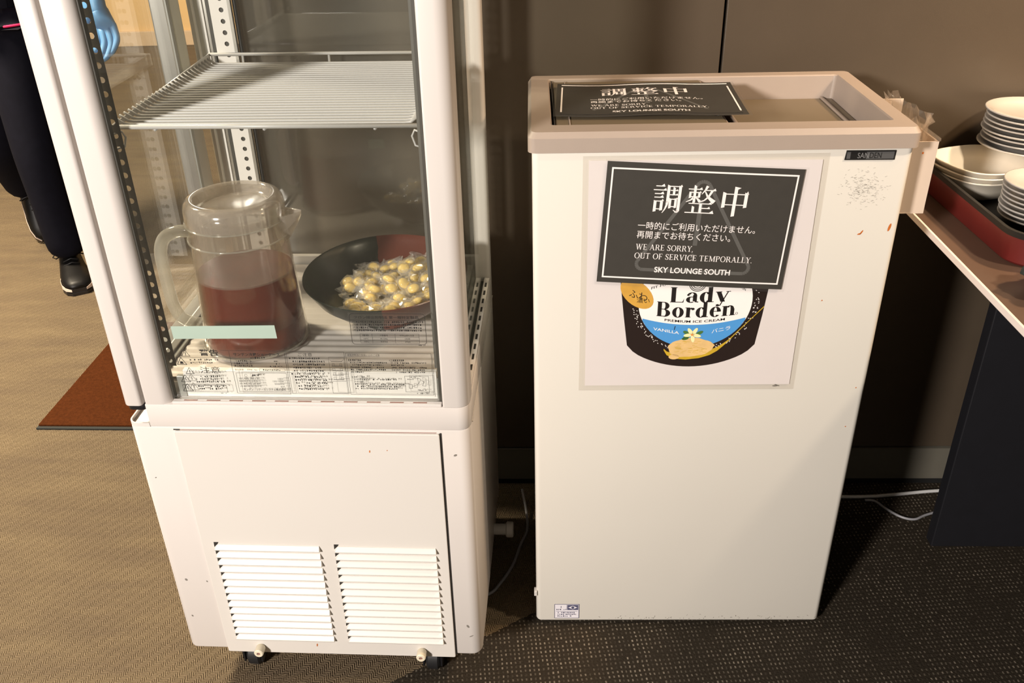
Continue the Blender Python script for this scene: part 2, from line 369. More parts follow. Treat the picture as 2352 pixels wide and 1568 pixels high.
# ---- flat print helpers: polygons in a (u, v) plane, mapped to 3-D by a function
class Print:
    def __init__(s): s.p = []                       # list of polygons [(u, v), ...]
    def poly(s, pts): s.p.append(list(pts)); return s
    def rect(s, u0, v0, u1, v1, n=1):
        for i in range(n):
            a, b = u0 + (u1 - u0) * i / n, u0 + (u1 - u0) * (i + 1) / n
            s.p.append([(a, v0), (b, v0), (b, v1), (a, v1)])
        return s
    def line(s, a, b, w, n=1):
        (x0, y0), (x1, y1) = a, b; L = math.hypot(x1 - x0, y1 - y0) or 1e-9; nx, ny = -(y1 - y0) / L * w / 2, (x1 - x0) / L * w / 2
        for i in range(n):
            t, q = i / n, (i + 1) / n
            ax, ay, bx, by = x0 + (x1 - x0) * t, y0 + (y1 - y0) * t, x0 + (x1 - x0) * q, y0 + (y1 - y0) * q
            s.p.append([(ax - nx, ay - ny), (bx - nx, by - ny), (bx + nx, by + ny), (ax + nx, ay + ny)])
        return s
    def path(s, pts, w, closed=False):
        P = list(pts) + ([pts[0]] if closed else [])
        for a, b in zip(P[:-1], P[1:]): s.line(a, b, w)
        return s
    def frame(s, u0, v0, u1, v1, w, n=1):
        s.rect(u0, v0, u1, v0 + w, n).rect(u0, v1 - w, u1, v1, n)
        for i in range(n):
            a, b = v0 + w + (v1 - v0 - 2 * w) * i / n, v0 + w + (v1 - v0 - 2 * w) * (i + 1) / n
            s.rect(u0, a, u0 + w, b).rect(u1 - w, a, u1, b)
        return s
    def ellipse(s, cu, cv, a, b, n=32, rot=0.0):
        c, d = math.cos(rot), math.sin(rot)
        s.p.append([(cu + a * math.cos(t) * c - b * math.sin(t) * d, cv + a * math.cos(t) * d + b * math.sin(t) * c) for t in (2 * PI * i / n for i in range(n))]); return s
    def arc(s, cu, cv, ra, rb, t0, t1, wa, wb, n=18):
        """ring piece between ellipse (ra, rb) and (ra-wa, rb-wb), degrees"""
        for i in range(n):
            a, b = (math.radians(t0 + (t1 - t0) * k / n) for k in (i, i + 1))
            s.p.append([(cu + ra * math.cos(a), cv + rb * math.sin(a)), (cu + ra * math.cos(b), cv + rb * math.sin(b)),
                        (cu + (ra - wa) * math.cos(b), cv + (rb - wb) * math.sin(b)), (cu + (ra - wa) * math.cos(a), cv + (rb - wb) * math.sin(a))])
        return s
    def text(s, body, u, v, height=None, width=None, bold=0.0, shear=0.0, warp=None):
        """Blender's built-in letters, scaled so that the line is `width` wide / `height` tall, lower left at (u, v)"""
        c = bpy.data.curves.new('t', 'FONT'); c.body = body; c.size = 1; c.offset = bold; c.shear = shear; c.resolution_u = 3
        o = bpy.data.objects.new('t', c); COL.objects.link(o); bpy.context.view_layer.update()
        me = bpy.data.meshes.new_from_object(o.evaluated_get(bpy.context.evaluated_depsgraph_get()))
        xs = [q.co.x for q in me.vertices]; ys = [q.co.y for q in me.vertices]
        if xs:
            x0, x1, y0, y1 = min(xs), max(xs), min(ys), max(ys)
            sx = (width / (x1 - x0)) if width else None; sy = (height / (y1 - y0)) if height else None
            sx = sx or sy; sy = sy or sx
            for p in me.polygons:
                q = [(u + (me.vertices[i].co.x - x0) * sx, v + (me.vertices[i].co.y - y0) * sy) for i in p.vertices]
                s.p.append([warp(*k) for k in q] if warp else q)
        bpy.data.objects.remove(o); bpy.data.curves.remove(c); bpy.data.meshes.remove(me)
        return s
    def fine(s, u, v, width, h, fill=.8):
        """a line of fine print too small to read: clusters of tiny strokes"""
        x = u
        while x < u + width:
            if random.random() < fill:
                for _ in range(3):
                    if random.random() < .6: s.rect(x + random.random() * h * .2, v + h * random.random() * .8, x + h * .75, v + h * random.random() * .8 + h * .16)
                    else:
                        q = x + random.random() * h * .6; s.rect(q, v, q + h * .17, v + h)
            x += h * 1.0
        return s
    def build(s, name, mat, parent, fn):
        vs = []; fs = []
        for q in s.p:
            k = len(vs); vs += [fn(a, b) for a, b in q]; fs.append(tuple(range(k, k + len(q))))
        me = bpy.data.meshes.new(name); me.from_pydata(vs, [], fs); me.update()
        return link(name, me, mat, parent)

# ---- thick / thin roman capitals drawn stroke by stroke (serif lettering of the printed notices)
def serif(pr, body, u, v, h, width=None, T=.15, t=.05, warp=None):
    G = Print(); x = 0.0
    def sf(cx, y, hw=.14): G.rect(cx - hw, y - (t if y > .5 else 0), cx + hw, y + (0 if y > .5 else t))
    def V(cx, y0=0, y1=1, w=T): G.rect(cx - w / 2, y0, cx + w / 2, y1)
    def D(xa, ya, xb, yb, w): G.poly([(xa - w / 2, ya), (xa + w / 2, ya), (xb + w / 2, yb), (xb - w / 2, yb)])
    for ch in body:
        o = x
        def W(*k): return k
        if ch == ' ': x += .36; continue
        if ch in '.,':
            G.ellipse(o + .1, .06, T * .5, T * .5, 10)
            if ch == ',': G.line((o + .14, .05), (o + .06, -.16), t * 1.2)
            x += .30; continue
        a = {'I': .40, 'E': .74, 'F': .68, 'L': .70, 'T': .80, 'U': .86, 'W': 1.18, 'M': 1.06, 'A': .90, 'V': .86, 'Y': .84, 'R': .86, 'P': .74, 'B': .80, 'O': .92, 'C': .84, 'S': .66, 'D': .88,
             'a': .62, 'd': .70, 'y': .68, 'o': .64, 'r': .54, 'e': .60, 'n': .74}.get(ch, .7)
        if ch in 'IEFLRPBD': V(o + .19); sf(o + .19, 0); sf(o + .19, 1)
        if ch in 'EFL':
            if ch != 'L': G.rect(o + .19, 1 - t, o + .62, 1).poly([(o + .62, 1), (o + .57, 1), (o + .62, .76)]).rect(o + .19, .5 - t / 2, o + .48, .5 + t / 2).line((o + .48, .40), (o + .48, .60), t)
            if ch != 'F': G.rect(o + .19, 0, o + .64, t).poly([(o + .64, 0), (o + .58, 0), (o + .67, .27)])
        elif ch == 'T': V(o + .38); sf(o + .38, 0, .16); G.rect(o + .04, 1 - t, o + .72, 1).poly([(o + .04, 1), (o + .10, 1), (o + .03, .74)]).poly([(o + .72, 1), (o + .66, 1), (o + .73, .74)])
        elif ch == 'U': V(o + .19, .28); sf(o + .19, 1); V(o + .67, .28, 1, t); sf(o + .67, 1, .11); G.arc(o + .43, .28, .315, .30, 180, 360, T, t); G.rect(o + .645, .28, o + .695, .4)
        elif ch in 'PRB':
            r = .25 if ch != 'B' else .235
            G.rect(o + .19, 1 - t, o + .42, 1).rect(o + .19, .48, o + .42, .48 + t).arc(o + .40, .74, .27, .26, -90, 90, T, t)
            if ch == 'R': D(o + .46, .50, o + .72, 0, T * 1.05); sf(o + .75, 0, .10)
            if ch == 'B': G.rect(o + .19, 0, o + .44, t).arc(o + .42, .25, .31, .265, -90, 90, T * 1.1, t)
        elif ch == 'D': G.rect(o + .19, 1 - t, o + .4, 1).rect(o + .19, 0, o + .4, t).arc(o + .38, .5, .42, .5, -90, 90, T, t)
        elif ch == 'O': G.arc(o + .46, .5, .42, .52, 0, 360, T, t, 30)
        elif ch == 'C': G.arc(o + .48, .5, .42, .52, 48, 312, T, t, 24).rect(o + .72, .68, o + .72 + t, .98).rect(o + .74, .06, o + .74 + t * .8, .25)
        elif ch == 'S':
            G.arc(o + .33, .745, .24, .265, 30, 250, T * .8, t, 16).arc(o + .33, .255, .27, .265, -150, 85, T * .9, t, 16)
            D(o + .20, .68, o + .48, .34, T * 1.25); G.rect(o + .52, .70, o + .52 + t, .97).rect(o + .06, .04, o + .06 + t, .30)
        elif ch == 'A': D(o + .13, 0, o + .42, 1, t * 1.1); D(o + .72, 0, o + .42, 1, T); sf(o + .13, 0, .12); sf(o + .74, 0, .15); G.rect(o + .24, .32, o + .60, .32 + t)
        elif ch == 'V': D(o + .43, 0, o + .17, 1, T); D(o + .43, 0, o + .71, 1, t * 1.1); sf(o + .17, 1, .15); sf(o + .71, 1, .12)
        elif ch == 'Y': D(o + .42, .44, o + .16, 1, T); D(o + .42, .44, o + .69, 1, t * 1.1); V(o + .42, 0, .46); sf(o + .42, 0, .15); sf(o + .16, 1, .15); sf(o + .69, 1, .12)
        elif ch == 'W':
            D(o + .36, 0, o + .14, 1, T); D(o + .36, 0, o + .58, 1, t * 1.1); D(o + .80, 0, o + .56, 1, T); D(o + .80, 0, o + 1.04, 1, t * 1.1)
            sf(o + .14, 1, .14); sf(o + .58, 1, .14); sf(o + 1.04, 1, .12)
        elif ch == 'M':
            V(o + .17, 0, 1, t); D(o + .53, .05, o + .19, 1, T); D(o + .53, .05, o + .86, 1, t * 1.1); V(o + .88); sf(o + .17, 0, .12); sf(o + .88, 0); sf(o + .14, 1, .10); sf(o + .92, 1, .10)
        elif ch == 'o': G.arc(o + .32, .33, .29, .36, 0, 360, T, t, 26)
        elif ch == 'e': G.arc(o + .31, .33, .28, .36, 0, 320, T, t, 22).rect(o + .12, .35, o + .57, .35 + t)
        elif ch == 'a':
            V(o + .44, .08, .50, T * .9); G.arc(o + .31, .50, .21, .18, 0, 165, T * .7, t, 12).ellipse(o + .14, .50, .06, .06, 10)
            G.arc(o + .27, .19, .22, .21, 60, 310, T * .85, t, 16).line((o + .36, .40), (o + .46, .43), t); G.line((o + .44, .06), (o + .60, .03), t * 1.4)
        elif ch == 'd': V(o + .49, 0, 1.0, T * .95); G.arc(o + .30, .33, .27, .36, 40, 320, T, t, 22); G.poly([(o + .33, 1), (o + .49, 1), (o + .49, .94)]).rect(o + .49, 0, o + .66, t)
        elif ch == 'y': D(o + .36, 0, o + .15, .68, T); D(o + .24, -.26, o + .58, .68, t * 1.2); G.rect(o + .02, .68 - t, o + .30, .68).rect(o + .48, .68 - t, o + .68, .68).ellipse(o + .14, -.22, .075, .075, 12).line((o + .14, -.28), (o + .25, -.24), t * 1.2)
        elif ch == 'r': V(o + .19, 0, .68, T * .95); sf(o + .19, 0); G.rect(o + .04, .68 - t, o + .19, .68).line((o + .22, .50), (o + .36, .66), t * 1.4).ellipse(o + .42, .58, .085, .085, 12)
        elif ch == 'n': V(o + .19, 0, .68, T * .95); sf(o + .19, 0, .15); G.rect(o + .04, .68 - t, o + .19, .68); V(o + .56, 0, .46, T * .95); sf(o + .56, 0, .15); G.arc(o + .42, .46, .21, .24, 0, 150, T * .85, t, 12)
        x += a
    S = h; SX = (width / x) if width else h
    for q in G.p:
        z = [(u + a * SX, v + b * S) for a, b in q]
        pr.p.append([warp(*k) for k in z] if warp else z)

def mincho(pr, ch, u, v, s):
    """large brush-style characters built from thin horizontals with triangular ends and heavy verticals"""
    G = Print(); th = .034
    def Hb(x0, x1, y, tri=.10): G.rect(x0, y - th / 2, x1, y + th / 2).poly([(x1 - tri * 1.25, y + th / 2), (x1, y - th / 2), (x1 - tri * .35, y + tri * .85)])
    def Hp(x0, x1, y): G.rect(x0, y - th / 2, x1, y + th / 2)
    def Vb(x, y0, y1, w=.098): G.poly([(x - w / 2, y0 - .012), (x + w / 2, y0 + .012), (x + w / 2, y1 - .02), (x - w / 2, y1 + .02)])
    def Sh(x, y, k=.07): G.poly([(x - .03, y), (x + .075, y - .01), (x + .03, y + k)])
    def Sw(pts, w0, w1):
        n = len(pts) - 1
        for i in range(n):
            (xa, ya), (xb, yb) = pts[i], pts[i + 1]; L = math.hypot(xb - xa, yb - ya); nx, ny = -(yb - ya) / L, (xb - xa) / L
            a, b = (w0 + (w1 - w0) * i / n) / 2, (w0 + (w1 - w0) * (i + 1) / n) / 2
            G.poly([(xa - nx * a, ya - ny * a), (xb - nx * b, yb - ny * b), (xb + nx * b, yb + ny * b), (xa + nx * a, ya + ny * a)])
    if ch == '調':
        Hb(.09, .40, .93); Hb(.02, .47, .79, .09); Hb(.07, .39, .655); Hb(.07, .39, .525)
        Vb(.115, .0, .40); Vb(.335, .05, .40); Hp(.09, .36, .385); Hp(.09, .36, .10); Sh(.34, .40)
        Vb(.535, .36, .97); Sw([(.53, .38), (.52, .25), (.47, .10), (.39, -.04)], .098, .02)
        Hp(.5, .95, .935); Vb(.925, .04, .95); Sh(.93, .94); Sw([(.93, .06), (.87, .0), (.76, .085)], .09, .02)
        Vb(.725, .62, .90, .08); Hb(.60, .86, .79, .06); Hb(.59, .87, .635, .06)
        Vb(.625, .14, .50, .085); Vb(.815, .16, .50, .085); Hp(.60, .85, .475); Hp(.60, .85, .205); Sh(.82, .49, .05)
    elif ch == '整':
        Hb(.04, .52, .87, .09); Vb(.115, .55, .76, .075); Vb(.425, .57, .76, .08); Hp(.08, .46, .755); Hp(.08, .46, .60); Sh(.43, .76, .05)
        Vb(.27, .38, 1.0, .088); Sw([(.25, .58), (.16, .48), (.0, .40)], .085, .02); Sw([(.31, .58), (.39, .52), (.47, .43)], .03, .10)
        Sw([(.68, 1.0), (.62, .86), (.51, .70)], .10, .02); Hb(.62, .985, .845, .09)
        Sw([(.86, .84), (.76, .62), (.62, .48), (.44, .40)], .085, .025); Sw([(.62, .80), (.72, .62), (.84, .52), (.97, .42)], .035, .15)
        Hb(.10, .90, .355, .09); Vb(.52, .02, .36, .09); Hb(.54, .86, .19, .08); Vb(.27, .02, .25, .085); Hb(.0, 1.0, .02, .12)
    else:
        Vb(.50, -.06, 1.0, .115); Vb(.12, .25, .80, .115); Vb(.875, .27, .80, .115); Hp(.08, .92, .745); Hp(.08, .92, .36); Sh(.88, .76, .11)
        G.poly([(.44, 1.02), (.66, .98), (.56, .92)])
    for q in G.p: pr.p.append([(u + a * s, v + b * s) for a, b in q])

# ================================================================== SETTING
def plane(name, a, b, mat, z=0.0):
    me = bpy.data.meshes.new(name); me.from_pydata([(a[0], a[1], z), (b[0], a[1], z), (b[0], b[1], z), (a[0], b[1], z)], [], [(0, 1, 2, 3)])
    return link(name, me, mat)
struct(plane('floor', (-9, -5), (5, 9), 'carpet'))
WY = math.radians(-2.05)
wall = struct(empty('wall_back', (0, .4585, 0), WY))
# laminate boards side by side with an open dark joint, on a black batten wall
box('backing', (-.55, .020, .0), (4.2, .12, 2.8), 'wall_gap', wall)
edges = [-.55, .377, 1.60, 2.8, 4.2]
for a, b in zip(edges[:-1], edges[1:]):
    box('panel', (a + .0028, 0, .112), (b - .0028, .0195, 2.8), 'wall_laminate', wall, .0015)
for a, b in zip(edges[:-1], edges[1:]):
    pass
bb = struct(box('baseboard_back', (-.55, .0, .018), (4.2, .012, .108), 'baseboard_grey')); bb.location = (0, .4555, 0); bb.rotation_euler = (0, 0, WY)
b2 = struct(box('trim_1', (-.55, .0, 0), (4.2, .012, .0175), 'wall_gap')); b2.location = (0, .4605, 0); b2.rotation_euler = (0, 0, WY)
struct(box('wall_far', (-9, 6.05, 0), (-.6, 6.2, 2.8), 'far_wall_tan'))
struct(box('baseboard_far', (-9, 6.02, 0), (-.6, 6.048, .11), 'far_skirting', None, .004))

# ================================================================== GLASS SHOWCASE
SX, SY, SA = -.6586, -.1142, math.radians(-3.6356)
SW, SD = .5545, .50
show = tag(empty('glass_showcase', (SX, SY, 0), SA), 'tall white refrigerated display case with glass sides and louvred base', 'showcase')
ZB, ZL, ZT, ZTOP = .087, .600, .642, 1.52
# base cabinet
o = MB().prism(rrect(0, 0, SW, SD, (.016, .019, .02, .016)), ZB, ZL - .006).build('base_body', 'white_paint', show, .004, 2); shade_auto(o)
# thin raised rim round the low left sill
rim = MB(); po = rrect(0, 0, .0365, SD, (.016, 0, 0, .016)); pi_ = rrect(.0025, .0025, .0365, SD - .0025, (.0135, 0, 0, .0135))
n_ = len(po)
vs = [(x, y, ZL - .007) for x, y in po] + [(x, y, ZL) for x, y in po] + [(x, y, ZL) for x, y in pi_] + [(x, y, ZL - .007) for x, y in pi_]
fs = []
for i in range(n_):
    j = (i + 1) % n_
    for k in range(3): fs.append((k * n_ + i, k * n_ + j, (k + 1) * n_ + j, (k + 1) * n_ + i))
rim.add(vs, fs).build('sill_rim', 'white_paint', show)
o = MB().prism(rrect(.037, 0, SW, SD, (.001, .019, .02, .001)), ZL - .006, ZT - .006).build('upper_ledge', 'white_paint', show, .003, 2); shade_auto(o)
o = MB().prism(rrect(.082, .001, .511, .0105, .001, 2), ZT - .006, ZT - .001).build('front_sill', 'white_paint', show, .001); 
slot_me = MB().box((0, 0, 0), (.0215, .002, .0007)).mesh('slot')
for i in range(11): link('slot', slot_me, 'slot_rust', show, (.100 + i * .0366, .0052, ZT - .0012))
# right-hand ledge: two slotted rails with a dark channel between them
MB().box((.533, .047, ZT - .006), (.5425, SD - .05, ZT - .0045)).build('side_channel', 'dark_gasket', show)
for k, x in enumerate((.5215, .5425)):
    MB().box((x, .046, ZT - .006), (x + .0105, SD - .046, ZT + .002)).build('slotted_rail', 'white_paint', show, .0008)
slot2 = MB().box((0, 0, 0), (.0035, .018, .0006)).mesh('slot')
for x in (.525, .546):
    for i in range(11): link('slot', slot2, 'slot_dark', show, (x, .066 + i * .0345, ZT + .0018))
MB().box((SW - .0006, .03, ZL - .01), (SW + .0012, SD - .02, ZL - .0085)).build('side_seam', 'white_inner', show)
# front service panel with louvres
fp = MB().prism(rrect(.0755, ZB - .004, .5050, .5875, .003, 3), 0, .0045).build('front_panel', 'panel_cream', show, .0012, 2, loc=(0, 0, 0), rot=(PI / 2, 0, 0))
MB().box((.5050, -.0012, ZB), (.5078, .0, .588)).build('panel_gap', 'slot_dark', show)
MB().box((.0740, -.0010, .5878), (.084, .0, .5895)).build('panel_gap', 'slot_dark', show)
MB().box((.0755, -.0006, .5880), (.5, .0, .5888)).build('panel_gap', 'slot_rust', show)
PIT = .01685
def louver_mesh(L):
    m = MB()      # front panel's own frame: x right, y up, z out
    prof = [(0.0, .0105), (.0012, .0105), (.0066, .0048), (.0074, .0034), (.0064, .0010), (.0, .0)]
    x0a = [.0060, .0058, .0025, .0012, .0005, .0]
    A = [(x0a[i], y, z) for i, (z, y) in enumerate(prof)]; B = [(L - .002 * (y / .015), y, z) for z, y in prof]
    m.loft([A, B]); return m.mesh('louver')
LM = {}
for gx, gl in ((.0975, .186), (.3085, .1775)):
    LM[gx] = louver_mesh(gl)
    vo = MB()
    for i in range(14):
        z = .3395 - i * PIT
        lv = link('louver', LM[gx], 'panel_cream', fp, (gx, z, .0045))
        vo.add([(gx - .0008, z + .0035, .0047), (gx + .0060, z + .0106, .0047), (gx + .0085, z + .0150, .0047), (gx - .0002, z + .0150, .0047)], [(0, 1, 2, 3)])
    vo.build('vent_shade', 'slot_dark', fp, fix=False)  # flat black patches painting the shade at each louver's left end
for x, z in ((.1405, .0985), (.4435, .0985)):
    kn = MB().lathe([(.0, -.016), (.0035, -.016), (.0035, -.018), (.0075, -.018), (.0088, -.0165), (.0088, -.002), (.007, .001), (.0, .001)], 20, axis='y').build('thumb_screw', 'knob_cream', show, smooth=False, loc=(x, -.005, z)); shade_auto(kn)
    MB().lathe([(.0, -.0165), (.0034, -.0165)], 14, axis='y').build('screw_hole', 'slot_rust', kn)
for x, z, a, b, r_ in ((.3905, .5535, .0009, .0026, -.1), (.4190, .5560, .0007, .0010, 0), (.2475, .1065, .0011, .0040, -.15)):
    Print().ellipse(x, z, a, b, 10, r_).build('rust_spot', 'rust', fp, lambda u, v: (u, v, .0049))
for x, z, a, b in ((.0280, .2600, .0022, .0030), (.0655, .2570, .0012, .0020), (.0230, .4900, .0015, .0010), (.0215, .1700, .0014, .0025), (.528, .545, .0030, .0020), (.531, .160, .0020, .0040), (.536, .135, .0040, .0012)):
    Print().ellipse(x, z, a, b, 9, .5).build('paint_chip', 'grime', show, lambda u, v: (u, -.0004, v))
# castors
for x, y in ((.105, .045), (.455, .045), (.105, SD - .06), (.455, SD - .06)):
    c = empty('castor', (x, y, 0)); c.parent = show
    MB().box((-.028, -.028, .078), (.028, .028, .0865)).build('plate', 'steel_grey', c, .002)
    MB().box((-.019, -.020, .022), (-.015, .024, .079)).box((.015, -.020, .022), (.019, .024, .079)).box((-.019, -.02, .070), (.019, .024, .079)).build('fork', 'black_plastic', c, .0015)
    o = MB().lathe([(.004, -.0135), (.024, -.0135), (.029, -.009), (.029, .009), (.024, .0135), (.004, .0135)], 24, axis='x', c=(0, .006, .0293)).build('wheel', 'black_rubber', c); shade_auto(o)
# drain stub with cap on the right flank
o = MB().lathe([(.0, 0), (.012, 0), (.012, .030), (.0, .030)], 20, axis='x').build('drain_stub', 'white_inner', show, loc=(SW - .003, .325, .105)); shade_auto(o)
o = MB().lathe([(.0, 0), (.015, 0), (.017, .002), (.017, .014), (.015, .016), (.0, .016)], 24, axis='x').build('drain_cap', 'white_inner', show, loc=(SW + .026, .325, .105)); shade_auto(o)
# posts
def post(name, outline, mat='white_paint', z0=ZT - .006, z1=ZTOP):
    o = MB().prism(outline, z0, z1).build(name, mat, show, .0012, 2); return shade_auto(o, 50)
post('post', rrect(.5125, .0, SW, .046, (.004, .019, .004, .006), 8))
post('post', rrect(.0375, .0, .0805, .021, (.004, .016, .006, .003), 8))
post('post', rrect(.533, SD - .046, SW, SD, (.003, .008, .02, .003), 8))
post('post', rrect(.037, SD - .034, .082, SD, (.003, .003, .003, .003), 3), 'aluminium')
MB().box((.0805, .0115, ZT - .005), (.0832, .0215, ZTOP)).build('glass_gasket', 'dark_gasket', show, .001)
MB().box((.5065, .0115, ZT - .005), (.5125, .0215, ZTOP)).build('glass_gasket', 'dark_gasket', show, .001)
for x in (.046, .062):
    MB().box((x, SD - .037, ZT), (x + .004, SD - .033, ZTOP)).build('post_rib', 'rail_white', show, .0005)
MB().box((.072, SD - .037, ZT), (.082, SD - .033, ZTOP)).build('post_gasket', 'dark_gasket', show, .0005)
# perforated shelf standards
def standard(name, x0, x1, hx, y, z0, z1, mat, pitch=.0190, hr=.0042, off=.008):
    m = MB(); th = .0012; nn = int((z1 - z0) / pitch)
    for i in range(nn):
        zc = z0 + (i + .5) * pitch; a0, a1 = z0 + i * pitch, z0 + (i + 1) * pitch
        sq = []; ho = []
        for k in range(12):
            t = 2 * PI * k / 12 + PI / 12; c, s_ = math.cos(t), math.sin(t); ho.append((hx + hr * c, zc + hr * s_))
            w_ = max(hx - x0, 0); mx = (x1 - hx) if c > 0 else (hx - x0); mz = (a1 - zc)
            q = min(mx / abs(c) if abs(c) > 1e-6 else 9, mz / abs(s_) if abs(s_) > 1e-6 else 9); sq.append((hx + c * q, zc + s_ * q))
        vs = [(a, y, b) for a, b in ho] + [(a, y, b) for a, b in sq] + [(a, y + th, b) for a, b in ho]
        fs = []
        for k in range(12):
            j = (k + 1) % 12; fs += [(k, j, 12 + j, 12 + k), (k, 24 + k, 24 + j, j)]
        for (xc, zc2) in ((x0, a0), (x1, a0), (x1, a1), (x0, a1)):
            # fill the square's corners
            best = sorted(range(12), key=lambda k: (sq[k][0] - xc) ** 2 + (sq[k][1] - zc2) ** 2)[:2]
            vs.append((xc, y, zc2)); fs.append((12 + best[0], 12 + best[1], len(vs) - 1))
        m.add(vs, fs)
    return m.build(name, mat, show, fix=True)
standard('shelf_standard', .0690, .0890, .0800, .030, .690, 1.50, 'rail_shaded')
standard('shelf_standard', .500, .520, .510, .030, .690, 1.50, 'rail_shaded')
bl = standard('shelf_standard', .0830, .1150, .1030, .452, .690, 1.50, 'rail_white', off=0)
standard('shelf_standard', .470, .505, .482, .452, .690, 1.50, 'rail_white')
MB().box((.0835, .4545, .690), (.1145, .4560, 1.50)).build('standard_back', 'dark_gasket', show)
MB().box((.1152, .4515, .68), (.1205, .460, 1.50)).build('standard_edge', 'aluminium', show)
MB().box((.1212, .460, .68), (.1255, .468, 1.50)).build('glass_gasket', 'black_rubber', show)
# glass
def pane(name, a, b, mat): return MB().box(a, b).build(name, mat, show)
front_glass = pane('front_glass', (.083, .0125, ZT - .003), (.510, .0165, ZTOP), 'glass_pane')
pane('side_glass', (.5355, .044, ZT - .004), (.5395, SD - .044, ZTOP), 'glass_side')
pane('back_glass', (.126, SD - .020, ZT - .004), (.534, SD - .016, ZTOP), 'glass_back')
# hinged door on the left flank
door = empty('door', (0, 0, 0)); door.parent = show
o = MB().prism(rrect(.0015, .001, .0315, .034, (.010, .006, .003, .004), 6), .6315, ZTOP).build('stile', 'white_paint', door, .0012); shade_auto(o, 50)
o = MB().prism(rrect(.0045, .004, .0345, .032, (.009, .005, .003, .003), 5), .6225, .6312).build('stile_cap', 'black_plastic', door, .0008); shade_auto(o)
o = MB().prism(rrect(.0015, .395, .0300, .455, .003, 3), .6315, ZTOP).build('stile', 'aluminium', door, .001)
MB().box((.0302, .392, .640), (.0330, .402, ZTOP)).build('stile_lip', 'steel_grey', door)
MB().box((.0015, .034, .6315), (.0300, .395, .660)).build('bottom_rail', 'aluminium', door, .002)
MB().box((.0310, .050, .650), (.0350, .395, .668)).build('seal', 'rail_white', door, .001)
MB().box((.0125, .032, .655), (.0165, .398, ZTOP)).build('door_glass', 'glass_pane', door)
o = MB().prism(rrect(.405, 1.055, .440, 1.46, .017, 6), 0, .004).build('handle', 'handle_pale', door, .0012, loc=(.0302, 0, 0)); o.rotation_euler = (PI / 2, 0, PI / 2); o.location = (.0304, 0, 0)
MB().box((.0015, .012, ZTOP - .035), (.0300, .455, ZTOP - .001)).build('top_rail', 'white_paint', door, .002)
# inside: ribbed deck, duct lip, side sill
dk = MB(); NY = 150; pr_ = []
for i in range(NY + 1):
    y = .034 + (.462 - .034) * i / NY; pr_.append((y, .6665 + .0010 * math.cos(2 * PI * (y - .034) / .0195)))
vs = []; fs = []
for y, z in pr_: vs += [(.062, y, z), (.520, y, z)]
for i in range(NY): fs.append((2 * i, 2 * i + 1, 2 * i + 3, 2 * i + 2))
dk.add(vs, fs).build('deck', 'deck_metal', show, smooth=True, fix=False)
MB().box((.055, .030, ZT - .007), (.527, .462, .660)).build('deck_support', 'white_inner', show)
MB().box((.100, .0225, ZT - .004), (.503, .0265, .686)).box((.100, .0225, .684), (.503, .033, .6865)).build('duct_lip', 'rail_white', show, .0008)
MB().box((.088, .0215, ZT - .004), (.0995, .029, .676)).build('duct_end', 'steel_grey', show, .001)
MB().box((.5035, .0215, ZT - .004), (.511, .029, .676)).build('duct_end', 'steel_grey', show, .001)
MB().box((.040, .040, .660), (.052, .462, .676)).build('side_sill', 'aluminium', show, .001)
MB().box((.0535, .040, .660), (.0605, .462, .671)).build('side_sill', 'steel_grey', show, .001)
MB().box((.126, .466, .640), (.534, .478, .684)).build('back_sill', 'white_inner', show, .001)
# header above the picture and ceiling of the case
o = MB().prism(rrect(0, 0, SW, SD, (.016, .019, .02, .016)), ZTOP, ZTOP + .16).build('header', 'white_paint', show, .005); shade_auto(o)
# shelf clips
for x, y, s_ in ((.0760, .034, 1), (.505, .034, -1), (.0900, .448, 1), (.488, .448, -1)):
    MB().tube([(x, y, 1.062), (x + s_ * .010, y + .004, 1.064), (x + s_ * .014, y + .004, 1.056), (x + s_ * .010, y + .003, 1.043), (x, y, 1.041)], .0016, 6).build('shelf_clip', 'wire_coat', show, smooth=True)

# ---- printing on the front glass
GZ = .0121
def gl(a, b): return (a, GZ, b)
def gl2(a, b): return (a, GZ - .0003, b)
pr = Print()
def tri(pr, x, z, s, kind=0):
    pr.path([(x - s * .5, z), (x + s * .5, z), (x, z + s * .85)], s * .06, True)
    if kind == 0: pr.line((x, z + s * .2), (x, z + s * .55), s * .09).ellipse(x, z + s * .12, s * .05, s * .05, 8)
    elif kind == 1: pr.path([(x + s * .06, z + s * .58), (x - s * .07, z + s * .34), (x + s * .07, z + s * .34), (x - .0, z + s * .10)], s * .07)
    else: pr.poly([(x - s * .2, z + .1 * s), (x + s * .2, z + .1 * s), (x + s * .12, z + s * .35), (x - s * .12, z + s * .42)])
tri(pr, .1165, .7185, .013); tri(pr, .1075, .7035, .015, 2); tri(pr, .1170, .6870, .013); tri(pr, .1075, .6720, .015, 1); tri(pr, .1080, .6550, .016)
pr.text('警告', .1385, .7195, height=.0115, width=.030, bold=.02); pr.text('注意', .1340, .6880, height=.0120, width=.032)
for z, a, b in ((.7110, .121, .048), (.7055, .121, .036), (.6805, .132, .030), (.6757, .124, .042), (.6706, .124, .044), (.6622, .125, .042), (.6575, .126, .034)): pr.fine(a, z, b, .0033)
pr.frame(.1000, .6530, .1712, .6660, .0005).line((.119, .653), (.119, .666), .0004).line((.100, .684), (.166, .684), .0004).line((.100, .6668), (.168, .6668), .0004).line((.10, .7165), (.168, .7165), .0004)
pr.fine(.158, .6503, .012, .0018)
